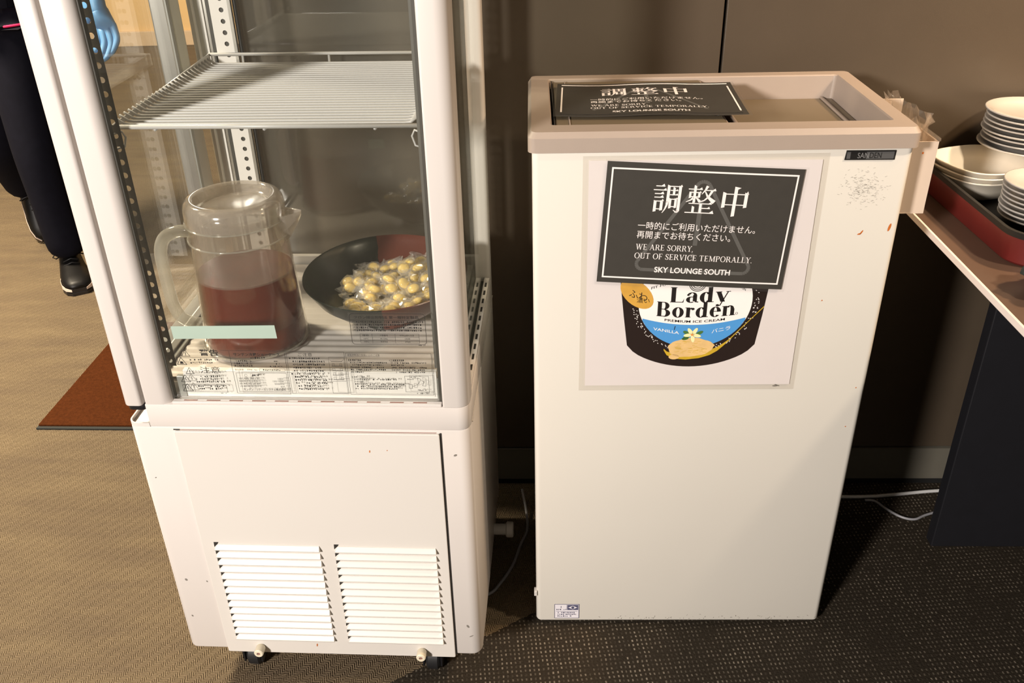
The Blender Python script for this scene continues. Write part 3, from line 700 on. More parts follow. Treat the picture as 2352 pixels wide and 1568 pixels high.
# rating plate
pr.line((.172, .7295), (.275, .7290), .0005).path([(.1855, .7285), (.1865, .652), (.2720, .651), (.2722, .728)], .0006)
pr.text('サンデン冷蔵ショーケース', .1915, .7195, height=.0062, width=.073, bold=.025); pr.fine(.217, .7150, .024, .0035, .95)
for z in (.7095, .7050, .7005): pr.fine(.1905, z, .026, .0032, .9); pr.fine(.246, z, .018, .0025, .5)
pr.text('製品質量', .1895, .6935, height=.0034, width=.014); pr.text('35kg', .2090, .6935, height=.0034, width=.008); pr.text('No.', .2205, .6935, height=.0030, width=.005); pr.frame(.2285, .6925, .2690, .6975, .0004); pr.fine(.2340, .6938, .028, .0028, .9)
pr.frame(.1900, .6545, .2700, .6895, .0005)
pr.text('JET', .2140, .6828, height=.0038, width=.0135, bold=.05); pr.path([(.2052 + .0022 * math.cos(t), .6846 + .0026 * math.sin(t)) for t in (PI * .3 * i for i in range(7))], .0004)
for z, s_, r_ in ((.6775, '定格電圧', '100V'), (.6728, '電動機定格消費電力', '150/155W'), (.6680, '定格周波数', '50/60Hz'), (.6632, '冷蔵機能部門', '屋内用')):
    pr.text(s_, .1925, z, height=.0033, width=.034); pr.text(r_, .2640 - .0022 * len(r_), z, height=.0030, width=.0022 * len(r_))
pr.text('サンデン・リテールシステム株式会社', .1975, .6567, height=.0046, width=.0675, bold=.015)
# notes with shelf diagrams
pr.frame(.2745, .6520, .3650, .7285, .0005); pr.text('ご注意', .2930, .7200, height=.0062, width=.022)
for i in range(11):
    z = .7150 - i * .0056
    if i in (0, 5): pr.ellipse(.2792, z + .0015, .0014, .0014, 10)
    pr.fine(.2825, z, .049 if i % 3 else .042, .0034, .85)
pr.frame(.3395, .6535, .3635, .7190, .0004)
for i in range(5):
    z = .7115 - i * .0082; pr.line((.3430, z), (.3600, z), .0008)
    if i: pr.path([(.3445, z), (.3445, z + .0045), (.3475, z + .0045), (.3475, z)], .0004).path([(.3560, z), (.3560, z + .0045), (.3590, z + .0045), (.3590, z)], .0004)
    else: pr.line((.3430, z), (.3415, z + .003), .0004).line((.3600, z), (.3615, z + .003), .0004)
pr.line((.3395, .6755), (.3635, .6755), .0004)
# breaker instructions
pr.frame(.3672, .6515, .4990, .7270, .0005); pr.line((.5005, .649), (.5005, .727), .0005)
pr.text('漏電遮断器の取扱い上のご注意', .3695, .7215, height=.0036, width=.050); pr.line((.3695, .7207), (.4195, .7207), .0004)
pr.fine(.3695, .7130, .022, .0030, .9); pr.line((.3695, .7122), (.3910, .7122), .0004); pr.fine(.4330, .7130, .022, .0030, .9); pr.line((.4330, .7122), (.4550, .7122), .0004)
for i in range(5): pr.fine(.3725, .7085 - i * .0042, (.056, .050, .052, .054, .020)[i], .0029, .9); pr.fine(.4360, .7085 - i * .0042, (.055, .018, .054, .050, .050)[i], .0029, .88)
pr.fine(.3725, .6825, .024, .003, .9); pr.line((.3720, .6818), (.3980, .6818), .0004)
for i, b in enumerate((.064, .012, .078, .072, .064)): pr.fine(.3760, .6780 - i * .0042, b, .0029, .88)
pr.frame(.4550, .6570, .4925, .6865, .0005).path([(.461, .664), (.461, .671), (.466, .671), (.466, .664), (.461, .664)], .0006).path([(.466, .667), (.476, .672), (.480, .681), (.475, .683), (.476, .672)], .0005)
pr.path([(.480, .679), (.485, .676), (.482, .669), (.487, .668), (.488, .680)], .0005).fine(.463, .6835, .010, .002).fine(.459, .6795, .010, .002).fine(.474, .6598, .013, .0023)
pr.fine(.4720, .6535, .020, .0026, .95)
# refrigerant notice
U0, U1, V0, V1 = .380, .4935, .7425, .7950
pr.path(rrect(U0, V0, U1, V1, .005, 4), .0007, True); pr.text('フロン排出抑制法 第一種特定製品', .3870, .7862, height=.0052, width=.0970, bold=.01); pr.line((U0, .7840), (U1, .7840), .0006)
for i in range(4): pr.text('(%d)' % (i + 1), .3838, .7795 - i * .0048, height=.003, width=.0042); pr.fine(.3890, .7795 - i * .0048, (.100, .101, .098, .096)[i], .0032, .93)
pr.frame(.3930, .7445, .4830, .7610, .0004).line((.393, .7550), (.483, .7550), .0004).line((.393, .7497), (.483, .7497), .0004).line((.4115, .7445), (.4115, .761), .0004).line((.4465, .7445), (.4465, .761), .0004)
pr.text('種類', .3965, .7563, height=.0034, width=.010); pr.text('冷媒番号', .4230, .7563, height=.0034, width=.0125); pr.text('地球温暖化係数', .4535, .7563, height=.0034, width=.022)
for z, a, b, c in ((.7510, 'HFC', 'R134a', '1430'), (.7457, 'HFC', 'R404A', '3920')):
    pr.text(a, .3985, z, height=.0027, width=.0075); pr.text(b, .4240, z, height=.0027, width=.0105); pr.text(c, .4610, z, height=.0027, width=.0078)
pr.fine(.481, .7405, .012, .0018)
lab = Print().rect(.098, .6485, .5035, .7305).rect(.378, .7400, .4955, .7970).build('warning_label', 'label_film', show, gl)
pr.build('label_print', 'label_ink', lab, gl2)
tp = Print().poly([(.1035, .7492), (.2650, .7515), (.2640, .7742), (.1030, .7712)]).build('tape_strip', 'tape_green', front_glass, lambda a, b: (a, .0118, b))

# ---- wire shelf hanging in the case
shelf = tag(empty('wire_shelf', (SX, SY, 0), SA), 'white coated wire shelf hung halfway up inside the glass case', 'shelf')
X0, X1, Y0, Y1, ZS = .0700, .4990, .046, .4460, 1.068
fr = MB(); r_ = .0026
fr.tube([(X0, Y0, ZS), (X1, Y0, ZS)], .0034, 8); fr.build('front_bar', 'wire_coat', shelf, smooth=True)
MB().tube([(X0, Y1, ZS + .014), (X1, Y1, ZS + .014)], .0030, 8).build('back_bar', 'wire_coat', shelf, smooth=True)
for x in (X0, X1):
    MB().loft([[(x - .001, Y0, ZS - .003), (x + .001, Y0, ZS - .003), (x + .001, Y0, ZS + .003), (x - .001, Y0, ZS + .003)],
               [(x - .001, Y1, ZS - .003), (x + .001, Y1, ZS - .003), (x + .001, Y1, ZS + .016), (x - .001, Y1, ZS + .016)]]).build('side_bar', 'wire_coat', shelf)
nw = 27
for i in range(nw):
    y = Y0 + .012 + (Y1 - Y0 - .026) * i / (nw - 1)
    MB().tube([(X0 + .001, y, ZS + .010), (X0 + .012, y, ZS + .0015), (X0 + .02, y, ZS + .0005), (X1 - .02, y, ZS + .0005), (X1 - .012, y, ZS + .0015), (X1 - .001, y, ZS + .010)], .0022, 6).build('wire', 'wire_coat', shelf, smooth=True)
for x in (X0 + .06, (X0 + X1) / 2, X1 - .06):
    MB().tube([(x, Y0, ZS - .004), (x, Y1 - .003, ZS - .004), (x, Y1, ZS + .012)], .0024, 6).build('cross_wire', 'wire_coat', shelf, smooth=True)

# ---- pitcher of tea
def S2W(x, y, z=0.0):
    c, s_ = math.cos(SA), math.sin(SA); return (SX + c * x - s_ * y, SY + s_ * x + c * y, z)
ZD = .6690
jug = tag(empty('tea_pitcher', S2W(.178, .158, ZD), SA), 'translucent plastic pitcher half full of reddish brown tea', 'pitcher')
def jr(h): return .0865 - (.0865 - .0735) * (h / .24)
H = .232
prof = [(.0, .0), (.078, .0), (.084, .003), (.0862, .010)] + [(jr(h), h) for h in (.02, .06, .10, .14, .180)] + [(jr(.188) + .0004, .188), (jr(.191) + .0022, .191), (jr(.195) + .0022, .195), (jr(.198) + .0006, .198), (jr(.215), .215), (jr(H), H), (jr(H) - .0022, H), (jr(.2) - .0022, .2), (jr(.10) - .0022, .10), (jr(.012) - .003, .008), (.0, .008)]
o = MB().lathe(prof, 56).build('body', 'jug_plastic', jug, smooth=True); shade_auto(o, 60)
tp_ = [(.0, .0085), (jr(.01) - .0045, .0085)] + [(jr(h) - .0028, h) for h in (.014, .05, .10, .132)] + [(.0, .132)]
o = MB().lathe(tp_, 56).build('tea', 'tea', jug); shade_auto(o, 50)
lp = [(.0, H + .012), (.050, H + .012), (.056, H + .014), (.0600, H + .0245), (.0650, H + .027), (.0715, H + .0245), (.0770, H + .016), (.0785, H + .006), (.0785, H - .010), (.0770, H - .010), (.0765, H + .006), (.073, H + .014), (.064, H + .0215), (.058, H + .010), (.0, H + .009)]
o = MB().lathe(lp, 56).build('lid', 'jug_lid_plastic', jug, smooth=True); shade_auto(o, 60)
hp = [(-.071, 0, .196), (-.098, 0, .1965), (-.122, 0, .187), (-.134, 0, .168), (-.1375, 0, .140), (-.1370, 0, .090), (-.1345, 0, .060), (-.126, 0, .040), (-.108, 0, .030), (-.084, 0, .028)]
hq = []
for i in range(len(hp) - 1):
    p0, p1, p2, p3 = (Vector(hp[max(0, min(len(hp) - 1, k))]) for k in (i - 1, i, i + 1, i + 2))
    for k in range(5):
        t = k / 5; hq.append(.5 * ((2 * p1) + (p2 - p0) * t + (2 * p0 - 5 * p1 + 4 * p2 - p3) * t * t + (3 * p1 - p0 - 3 * p2 + p3) * t ** 3))
hq.append(Vector(hp[-1]))
o = MB().tube(hq, .0105, 16, flat=.8).build('handle', 'jug_handle_plastic', jug, smooth=True)
for h_, rr in ((.193, jr(.193) + .0030), (H - .0115, .0792), (.0065, .0868)):
    MB().tube([(rr * math.cos(a), rr * math.sin(a), h_) for a in (2 * PI * i / 48 for i in range(48))], .0016, 6, closed=True).build('bead', 'jug_handle_plastic', jug, smooth=True)
# pouring lip
m = MB(); rings = []
for t, w_, d in ((0.0, .026, .058), (.45, .018, .042), (.8, .009, .022), (1.0, .003, .007)):
    xx = .066 + .040 * t; top = H - .004 + .004 * t
    rings.append([(xx, -w_, top), (xx, -w_ * .55, top - d * .6), (xx, 0, top - d), (xx, w_ * .55, top - d * .6), (xx, w_, top), (xx, w_ * .9, top - .001), (xx, w_ * .45, top - d * .6 + .003), (xx, 0, top - d + .004), (xx, -w_ * .45, top - d * .6 + .003), (xx, -w_ * .9, top - .001)])
m.loft(rings).build('spout', 'jug_lid_plastic', jug, smooth=False)

# ---- lacquer bowl and sweets
BX, BY, RX, RY = .391, .246, .142, .157
bowl = MB(); ZR = .0875
prof = [(.0, .0), (.36, .0), (.385, .004), (.375, .014), (.50, .020), (.70, .036), (.86, .056), (.975, .0815), (1.0, ZR), (.992, ZR + .0015), (.975, ZR), (.945, .080), (.83, .060), (.66, .041), (.45, .027), (.2, .0225), (.0, .0215)]
bowl.lathe([(r * .1495, h) for r, h in prof], 64, sx=RX / .1495, sy=RY / .1495)
bo = bowl.build('serving_bowl', 'lacquer_split', None, smooth=True, loc=S2W(BX, BY, ZD), rot=(0, 0, SA)); shade_auto(bo, 50)
tag(bo, 'wide lacquer bowl, half black and half red, on the case floor', 'bowl')

def candy_mesh():
    bm = bmesh.new(); bmesh.ops.create_icosphere(bm, subdivisions=2, radius=.0104)
    for v in bm.verts: v.co.z *= .62; v.co.x *= 1.05
    me = bpy.data.meshes.new('sweet'); bm.to_mesh(me); bm.free()
    for p in me.polygons: p.use_smooth = True
    return me
def wrap_mesh(seed):
    rd = random.Random(seed); m = MB(); rings = []
    for x, r, q in ((-.026, .0115, .35), (-.0205, .0065, .6), (-.0155, .0030, .9), (-.0105, .0092, .8), (0, .0130, .74), (.0105, .0092, .8), (.0155, .0030, .9), (.0205, .0068, .6), (.0265, .0120, .35)):
        rings.append([(x + rd.uniform(-.0012, .0012), r * (1 + rd.uniform(-.22, .22)) * math.cos(a), r * q * (1 + rd.uniform(-.25, .25)) * math.sin(a)) for a in (2 * PI * k / 9 for k in range(9))])
    m.loft(rings, cap=False); return m.mesh('wrapper')
CM = candy_mesh(); WM = [wrap_mesh(k) for k in range(6)]
random.seed(21); pts = []; tries = 0
def bowl_h(rr):
    P = [(0, .0215), (.2, .0225), (.45, .027), (.66, .041), (.83, .060), (.945, .080), (1, .09)]
    for (a, b), (c, d) in zip(P[:-1], P[1:]):
        if rr <= c: return b + (d - b) * (rr - a) / (c - a)
    return .1
while len(pts) < 84 and tries < 20000:
    tries += 1
    u_, v_ = random.uniform(-.82, .95), random.uniform(-.86, .62); rr = math.hypot(u_, v_)
    if rr > .90 or u_ + .35 * v_ < -.50: continue
    x, y = u_ * RX, v_ * RY
    # heap rises towards the middle right
    top = .052 + .050 * math.exp(-((u_ - .34) ** 2 / .16 + (v_ + .02) ** 2 / .22)); lo = bowl_h(min(1, rr + .075)) + .0115
    if lo > top + .004: continue
    z = random.choice([lo, lo + (top - lo) * .5, top]) if top > lo else lo
    if all((x - a) ** 2 + (y - b) ** 2 + (1.25 * (z - c)) ** 2 > .0165 ** 2 for a, b, c in pts): pts.append((x, y, z))
for k, (x, y, z) in enumerate(pts):
    e = empty('wrapped_candy', S2W(BX + x, BY + y, ZD + z), SA); e.rotation_euler = (random.uniform(-.6, .6), random.uniform(-.5, .5), random.uniform(0, 6.28))
    tag(e, 'round yellow sweet in clear twist wrap heaped in the lacquer bowl', 'candy', 'wrapped sweets in the lacquer bowl')
    link('sweet', CM, 'candy_yellow', e); link('wrapper', WM[k % 6], 'wrapper', e)

# ================================================================== ICE CREAM FREEZER
FA = math.radians(-1.7129)
frz = tag(empty('ice_cream_freezer', (0, 0, 0), FA), 'cream chest freezer with beige rim and sliding lids against the dark wall', 'freezer')
FW, FD, FZ0, FZ1 = .57, .350, .012, .9945
bo_, bi_ = rrect(0, 0, FW, FD, .010, 5), rrect(.022, .026, FW - .018, FD - .018, .006, 5)
bl_ = [(rrect(.005, .005, FW - .005, FD - .005, .006, 5), FZ0), (rrect(.0015, .0015, FW - .0015, FD - .0015, .009, 5), FZ0 + .0015), (bo_, FZ0 + .005), (bo_, FZ1), (bi_, FZ1), (bi_, .955)]
o = MB().loft([[(x, y, z) for x, y in q] for q, z in bl_]).build('body', 'cream_paint', frz); shade_auto(o)
for x, y in ((.05, .05), (.52, .05), (.05, .30), (.52, .30)):
    MB().lathe([(0, 0), (.016, 0), (.018, .003), (.018, FZ0), (0, FZ0)], 16).build('foot', 'black_rubber', frz, loc=(x, y, 0))
MB().box((-.004, -.0008, .082), (.002, .012, .094)).build('edge_clip', 'white_inner', frz, .001)
# rim ring: vertical skirt, bevel, flat top, inner walls
RB = [(-.006, -.006, .576, .3575, .012, FZ1), (-.006, -.006, .576, .3575, .012, 1.0165), (-.0005, -.0005, .5705, .352, .010, 1.0250), (.029, .034, .546, .3255, .006, 1.0255), (.031, .036, .544, .3235, .006, 1.0235), (.034, .039, .541, .3205, .006, .9800), (.034, .039, .541, .3205, .006, .9752)]
rings = [[(x, y, z) for x, y in rrect(a, b, c, d, r, 5)] for a, b, c, d, r, z in RB]
m = MB(); m.loft(rings, cap=False); nn = len(rings[0])
# underside of the overhang
und = [(x, y, FZ1) for x, y in rrect(.004, .004, FW - .004, FD - .004, .008, 5)]; m.loft([und, rings[0]], cap=False)
o = m.build('rim', 'rim_plastic', frz); shade_auto(o, 25)
MB().box((.030, .036, .9600), (.545, .324, .9750)).build('liner_floor', 'lid_plastic', frz)
# sliding lids
ll = empty('sliding_lid', (0, 0, 0)); ll.parent = frz
MB().box((.0365, .0400, 1.006), (.3000, .3190, 1.0215)).build('lid_panel', 'lid_plastic', ll, .003, 2)
MB().box((.2975, .0405, .994), (.3025, .3185, 1.0200)).build('lid_edge', 'liner_plastic', ll, .002)
MB().box((.0580, .0420, 1.0214), (.0600, .3170, 1.0226)).build('lid_rib', 'liner_plastic', ll)
MB().box((.0345, .0395, 1.010), (.0362, .3200, 1.0230)).build('lid_gap', 'slot_dark', ll)
rl = empty('sliding_lid', (0, 0, 0)); rl.parent = frz
MB().box((.2700, .0400, .9755), (.5400, .3190, .9850)).build('lid_panel', 'lid_plastic', rl, .002)
MB().box((.3150, .0400, .9850), (.3235, .3190, 1.0125)).build('lid_grip', 'liner_plastic', rl, .003)
MB().box((.5180, .0400, .9850), (.5235, .3190, .9885)).build('lid_rib', 'liner_plastic', rl, .001)
# name plate
def ff(y): return lambda a, b: (a, y, b)
bp_ = MB().prism([(.4680, .9760), (.5425, .9755), (.5430, .9905), (.4695, .9910)], 0, .0016).build('name_plate', 'badge_black', frz, .0004); bp_.rotation_euler = (PI / 2, 0, 0)
Print().rect(.4995, .9775, .5405, .9885).build('plate_face', 'badge_grey', bp_, lambda a, b: (a, b, .0017)); Print().rect(.4705, .978, .476, .9885).build('plate_edge', 'badge_grey', bp_, lambda a, b: (a, b, .0017))
Print().text('SAN', .4865, .9788, height=.0085, width=.0165, bold=.0).build('plate_letters', 'badge_ink', bp_, lambda a, b: (a, b, .0019))
Print().text('DEN', .5045, .9788, height=.0085, width=.0175, bold=.0).build('plate_letters', 'badge_black', bp_, lambda a, b: (a, b, .0019))
# rating sticker near the foot
st = Print().rect(.0365, .0205, .0865, .0595).build('rating_sticker', 'label_white', frz, ff(-.0006))
pr = Print(); pr.frame(.0365, .0205, .0865, .0595, .0010).line((.04, .040), (.083, .040), .0006).line((.0615, .044), (.0615, .058), .0005)
for z, a, b in ((.0430, .040, .019), (.0345, .0425, .036), (.0295, .0425, .038), (.0245, .0425, .026)): pr.fine(a, z, b, .0036, .95)
pr.line((.050, .0485), (.050, .0545), .001).rect(.0625, .0435, .0845, .0575).build('sticker_print', 'label_navy', st, ff(-.0009))
pr = Print(); pr.poly([(.0645, .0505), (.0735, .0555), (.0825, .0505), (.0735, .0455)]).build('sticker_eye', 'label_white', st, ff(-.0012)); Print().ellipse(.0735, .0505, .0030, .0038, 14).build('sticker_eye', 'label_navy', st, ff(-.0014))
# rust drips and scuffs on the paint
def spot(name, mat, x, z, a, b, rot=0.0, y=-.0004, par=None): return Print().ellipse(x, z, a, b, 12, rot).build(name, mat, par or frz, ff(y))
spot('rust_spot', 'rust', .5555, .8665, .0020, .0068, -.2); spot('rust_spot', 'rust', .5135, .8585, .0012, .0045, -.5); spot('rust_spot', 'rust', .5105, .8560, .0030, .0012, .3)
for x, z in ((.553, .571), (.548, .49), (.47, .74)): spot('rust_spot', 'rust', x, z, .0011, .0011)
g = Print(); rd = random.Random(4)
for _ in range(260):
    x, z = rd.gauss(.505, .016), rd.gauss(.931, .013); g.line((x, z), (x + rd.uniform(-.004, .004), z + rd.uniform(-.0015, .0015)), .00035)
for _ in range(60):
    x = rd.uniform(.10, .565); z = .0165 + abs(rd.gauss(0, .006)); g.line((x, z), (x + rd.uniform(-.003, .003), z + rd.uniform(0, .004)), rd.uniform(.0004, .0012))
g.build('scuff_marks', 'grime', frz, ff(-.0004))['kind'] = 'stuff'

# ---- poster in a clear pouch on the freezer front
pos = tag(empty('poster', (0, 0, 0), FA), 'large laminated ice cream tub poster taped to the freezer front', 'poster')
MB().box((.077, -.0012, .570), (.446, -.0004, .9875)).build('pouch', 'pouch_film', pos)
sh_ = MB().prism([(.0875, .5805), (.4375, .5805), (.4365, .9775), (.0860, .9810)], .0013, .0020).build('sheet', 'poster_paper', pos); sh_.rotation_euler = (PI / 2, 0, 0)
L0 = .0021
def lay(k): return ff(-(L0 + .00012 * k))
tub = [(.1405, .792), (.1420, .773), (.1490, .715), (.1565, .660)]
for i in range(1, 8): a = i / 8; tub.append((.1565 + .010 * a, .660 - .012 * a))
bot = []
for i in range(21):
    a = i / 20; x = .1665 + (.3595 - .1665) * a; bot.append((x, .648 - .0305 * (1 - (2 * a - 1) ** 2) ** .85))
tub += bot + [(.3695, .660), (.3760, .715), (.3815, .773), (.3835, .792)]
Print().poly(tub).build('tub_print', 'tub_brown', pos, lay(0))
OC, OV, OA, OB = .2645, .7420, .0925, .0865
def oval(k): return (OC + OA * math.cos(k) , OV + OB * math.sin(k))
pr = Print(); rd = random.Random(3)
for i in range(150):
    t = math.radians(rd.uniform(-205, 25)); q = 1.035 + rd.uniform(0, .085)
    pr.ellipse(OC + OA * q * math.cos(t), OV + OB * q * math.sin(t), .0012, .0006, 6, rd.uniform(0, 3))
pr.build('blossom_dots', 'print_white', pos, lay(1))['kind'] = 'stuff'
Print().ellipse(OC, OV, OA, OB, 64).build('oval_print', 'print_white', pos, lay(1))
blue = []
for i in range(25):
    x = .1800 + (.3490 - .1800) * i / 24; blue.append((x, .6980 + .0130 * ((x - .2640) / .0845) ** 2))
low = []
for i in range(31):
    x = .3490 - (.3490 - .1800) * i / 30; low.append((x, OV - OB * math.sqrt(max(0, 1 - ((x - OC) / OA) ** 2))))
pr = Print()
for i in range(24):
    def lowv(x): return OV - OB * math.sqrt(max(0, 1 - ((x - OC) / OA) ** 2))
    (xa, ya), (xb, yb) = blue[i], blue[i + 1]; pr.poly([(xa, min(ya, lowv(xa))), (xb, min(yb, lowv(xb))), (xb, yb), (xa, ya)])
pr.build('blue_band', 'print_blue', pos, lay(2))
def smile(k, xc=.2645, d=0.0): return lambda a, b: (a, b + k * (a - xc) ** 2 + d)
pr = Print(); serif(pr, 'Lady', .2215, .7395, .0275, width=.0990, T=.20, t=.045, warp=smile(.6)); serif(pr, 'Borden', .2010, .7120, .0270, width=.1310, T=.20, t=.045, warp=smile(.9))
pr.text('PREMIUM ICE CREAM', .2165, .7020, height=.0046, width=.0990, bold=.012, warp=smile(1.6))
pr.text('FIT FOR', .1915, .7640, height=.0045, width=.030, bold=.01, warp=lambda a, b: (a, b + .30 * (a - .1915)))
pr.text('MOON', .3300, .7640, height=.0045, width=.014, bold=.01, warp=lambda a, b: (a, b - .6 * (a - .330) + .004))
for r_ in (.0140, .0115, .0085, .005): pr.arc(.2660, .7735, r_, r_, 180, 360, .0012, .0012, 16)
pr.arc(.3335, .7190, .0022, .0022, 0, 360, .0006, .0006, 12)
pr.build('brand_print', 'print_black', pos, lay(3))
Print().ellipse(.1690, .7560, .0335, .0195, 28, -.78).build('gold_badge', 'print_gold', pos, lay(3))
pr = Print(); pr.text('ふわ', .1560, .7520, height=.014, width=.030, warp=lambda a, b: (a, b - .35 * (a - .156))); pr.text('濃い', .1690, .7400, height=.0100, width=.021, warp=lambda a, b: (a, b - .1 * (a - .173)))
pr.build('badge_print', 'print_black', pos, lay(4))
pr = Print(); pr.text('VANILLA', .1990, .6890, height=.0052, width=.0430, bold=.008, warp=lambda a, b: (a, b - .20 * (a - .199))); pr.text('バニラ', .2960, .6815, height=.0075, width=.0300, warp=lambda a, b: (a, b + .24 * (a - .296)))
pr.build('flavour_print', 'print_white', pos, lay(3))
Print().line((.2335, .6890), (.2350, .6960), .0012).build('ink_mark', 'print_black', pos, lay(4))
pr = Print()
for q, (xa, za, wa) in enumerate(((.2185, .6515, .003), (.2240, .6440, .007), (.2360, .6385, .010), (.2560, .6370, .011), (.2780, .6395, .011), (.2960, .6450, .010), (.3080, .6520, .008), (.3170, .6600, .0055), (.3240, .6670, .0035), (.3330, .6780, .0022), (.3550, .7045, .0019), (.3770, .7310, .0022))):
    if q: pr.poly([(px, pz - pw / 2), (xa, za - wa / 2), (xa, za + wa / 2), (px, pz + pw / 2)])
    px, pz, pw = xa, za, wa
pr.build('spoon_print', 'print_spoon', pos, lay(4))
pr = Print(); sp_ = []
for i in range(40):
    t = 2 * PI * i / 40; rr = 1 + .03 * math.sin(5 * t) + .02 * math.sin(11 * t); sp_.append((.2645 + .0385 * rr * math.cos(t), .6545 + (.0190 if math.sin(t) > 0 else .0175) * rr * math.sin(t) - .10 * (.2645 + .0385 * rr * math.cos(t) - .2645) * (0 if math.sin(t) > 0 else -1)))
pr.poly(sp_).ellipse(.2365, .6370, .0090, .0050, 14); pr.build('scoop_print', 'print_cream', pos, lay(5))
pr = Print(); rd = random.Random(9)
for i in range(30):
    x = rd.uniform(.236, .290); z = .6545 + rd.uniform(-.010, .013); pr.line((x, z), (x + rd.uniform(.004, .011), z + rd.uniform(-.002, .002)), .0006)
pr.build('scoop_ripples', 'print_spoon', pos, lay(6))
pr = Print()
for a in (.5, 2.6, 3.7): pr.ellipse(.2650 + .0120 * math.cos(a), .6790 + .0075 * math.sin(a), .0070, .0032, 12, a)
pr.ellipse(.2530, .6725, .0060, .0030, 12, .2).build('leaf_print', 'print_leaf', pos, lay(6))
pr = Print()
for a in (1.05, 2.15, 3.25, 4.85, 6.05): pr.ellipse(.2645 + .0068 * math.cos(a), .6795 + .0068 * math.sin(a), .0080, .0032, 14, a)
pr.build('petal_print', 'print_petal', pos, lay(7)); Print().ellipse(.2640, .6795, .0020, .0016, 10).build('petal_heart', 'print_orange', pos, lay(8))
Print().ellipse(.4130, .5775, .0045, .0016, 10).line((.420, .577), (.412, .580), .001).build('tape_stain', 'grime', pos, ff(-.0026))

# ---- the two A4 notices
def notice(name, parent, fn, n=1):
    """fn(u, v, layer) -> xyz ; u, v metres from the centre of an A4 sheet"""
    def at(k): return lambda a, b: fn(a, b, k)
    N = 24; pr = Print()
    for i in range(N):
        for j in range(4): pr.rect(-.1490 + .298 * i / N, -.1005 + .201 * j / 4, -.1490 + .298 * (i + 1) / N, -.1005 + .201 * (j + 1) / 4)
    sheet = pr.build('sheet', 'sign_paper', parent, at(1))
    m = sheet.modifiers.new('thick', 'SOLIDIFY'); m.thickness = .0004
    pr = Print()
    for i in range(N):
        for j in range(4): pr.rect(-.1520 + .3060 * i / N, -.1055 + .209 * j / 4, -.1520 + .3060 * (i + 1) / N, -.1055 + .209 * (j + 1) / 4)
    pr.build('laminate', 'film', parent, at(0))
    pr = Print(); tr = []
    for cx, cz, a0, a1, r_ in ((0, .0640, 35, 145, .0110), (-.0785, -.0650, 155, 270, .0100), (.0800, -.0650, 270, 385, .0100)):
        for i in range(8): t = math.radians(a0 + (a1 - a0) * i / 7); tr.append((cx + r_ * math.cos(t), cz + r_ * math.sin(t)))
    tr2 = []
    for i, q in enumerate(tr):
        tr2.append(q); nx = tr[(i + 1) % len(tr)]
        if math.hypot(nx[0] - q[0], nx[1] - q[1]) > .03:
            for k in range(1, 8): tr2.append((q[0] + (nx[0] - q[0]) * k / 8, q[1] + (nx[1] - q[1]) * k / 8))
    pr.path(tr2, .0058, True).rect(-.0040, -.0300, .0030, .0460).ellipse(-.002, -.048, .004, .004, 12)
    pr.build('warning_triangle', 'sign_grey', parent, at(2))
    pr = Print(); pr.frame(-.1415, -.0920, .1415, .0915, .0026, 24); pr.build('border', 'sign_ink', parent, at(3))
    pr = Print(); s_ = .0445
    for i, c in enumerate('調整中'): mincho(pr, c, -.0760 + i * .0520, .0240, s_)
    pr.build('headline', 'sign_ink', parent, at(3))
    pr = Print(); pr.text('一時的にご利用いただけません。', -.0930, -.0062, height=.0128, width=.1830); pr.text('再開までお待ちください。', -.0930, -.0215, height=.0128, width=.1465)
    serif(pr, 'WE ARE SORRY,', -.0925, -.0408, .0096, width=.0915, T=.135, t=.055); serif(pr, 'OUT OF SERVICE TEMPORALLY.', -.0935, -.0560, .0096, width=.1880, T=.135, t=.055)
    pr.text('SKY LOUNGE SOUTH', -.0590, -.0790, height=.0098, width=.1210, bold=.022)
    pr.build('lettering', 'sign_ink', parent, at(3))
sg = tag(empty('notice_sign', (0, 0, 0), FA), 'dark laminated out-of-service notice hung over the poster', 'sign', 'out-of-service notices')
ca, sa = math.cos(math.radians(-3.344)), math.sin(math.radians(-3.344))
def fsign(u, v, k):
    y = -.0042 - .00022 * k - .0035 * max(0, (v + .02) / .12) * 0 - .0018 * math.sin((u + .15) * 9)
    if k == 0: y = -.0040 - .0018 * math.sin((u + .15) * 9)
    return (.2570 + u * ca - v * sa, y, .8720 + u * sa + v * ca)
notice('front', sg, fsign)
sg2 = tag(empty('notice_sign', (0, 0, 0), FA), 'dark laminated out-of-service notice lying flat on the freezer lid', 'sign', 'out-of-service notices')
cb, sb = math.cos(math.radians(-2.55)), math.sin(math.radians(-2.55))
def tsign(u, v, k):
    z = 1.0275 + .0016 * math.sin(u * 26 + .8) + .003 * max(0, u - .08) / .07 + .00022 * k + (.0008 if abs(v) > .09 else 0)
    return (.1900 + u * cb - v * sb, .1700 + u * sb + v * cb, z)
notice('top', sg2, tsign)

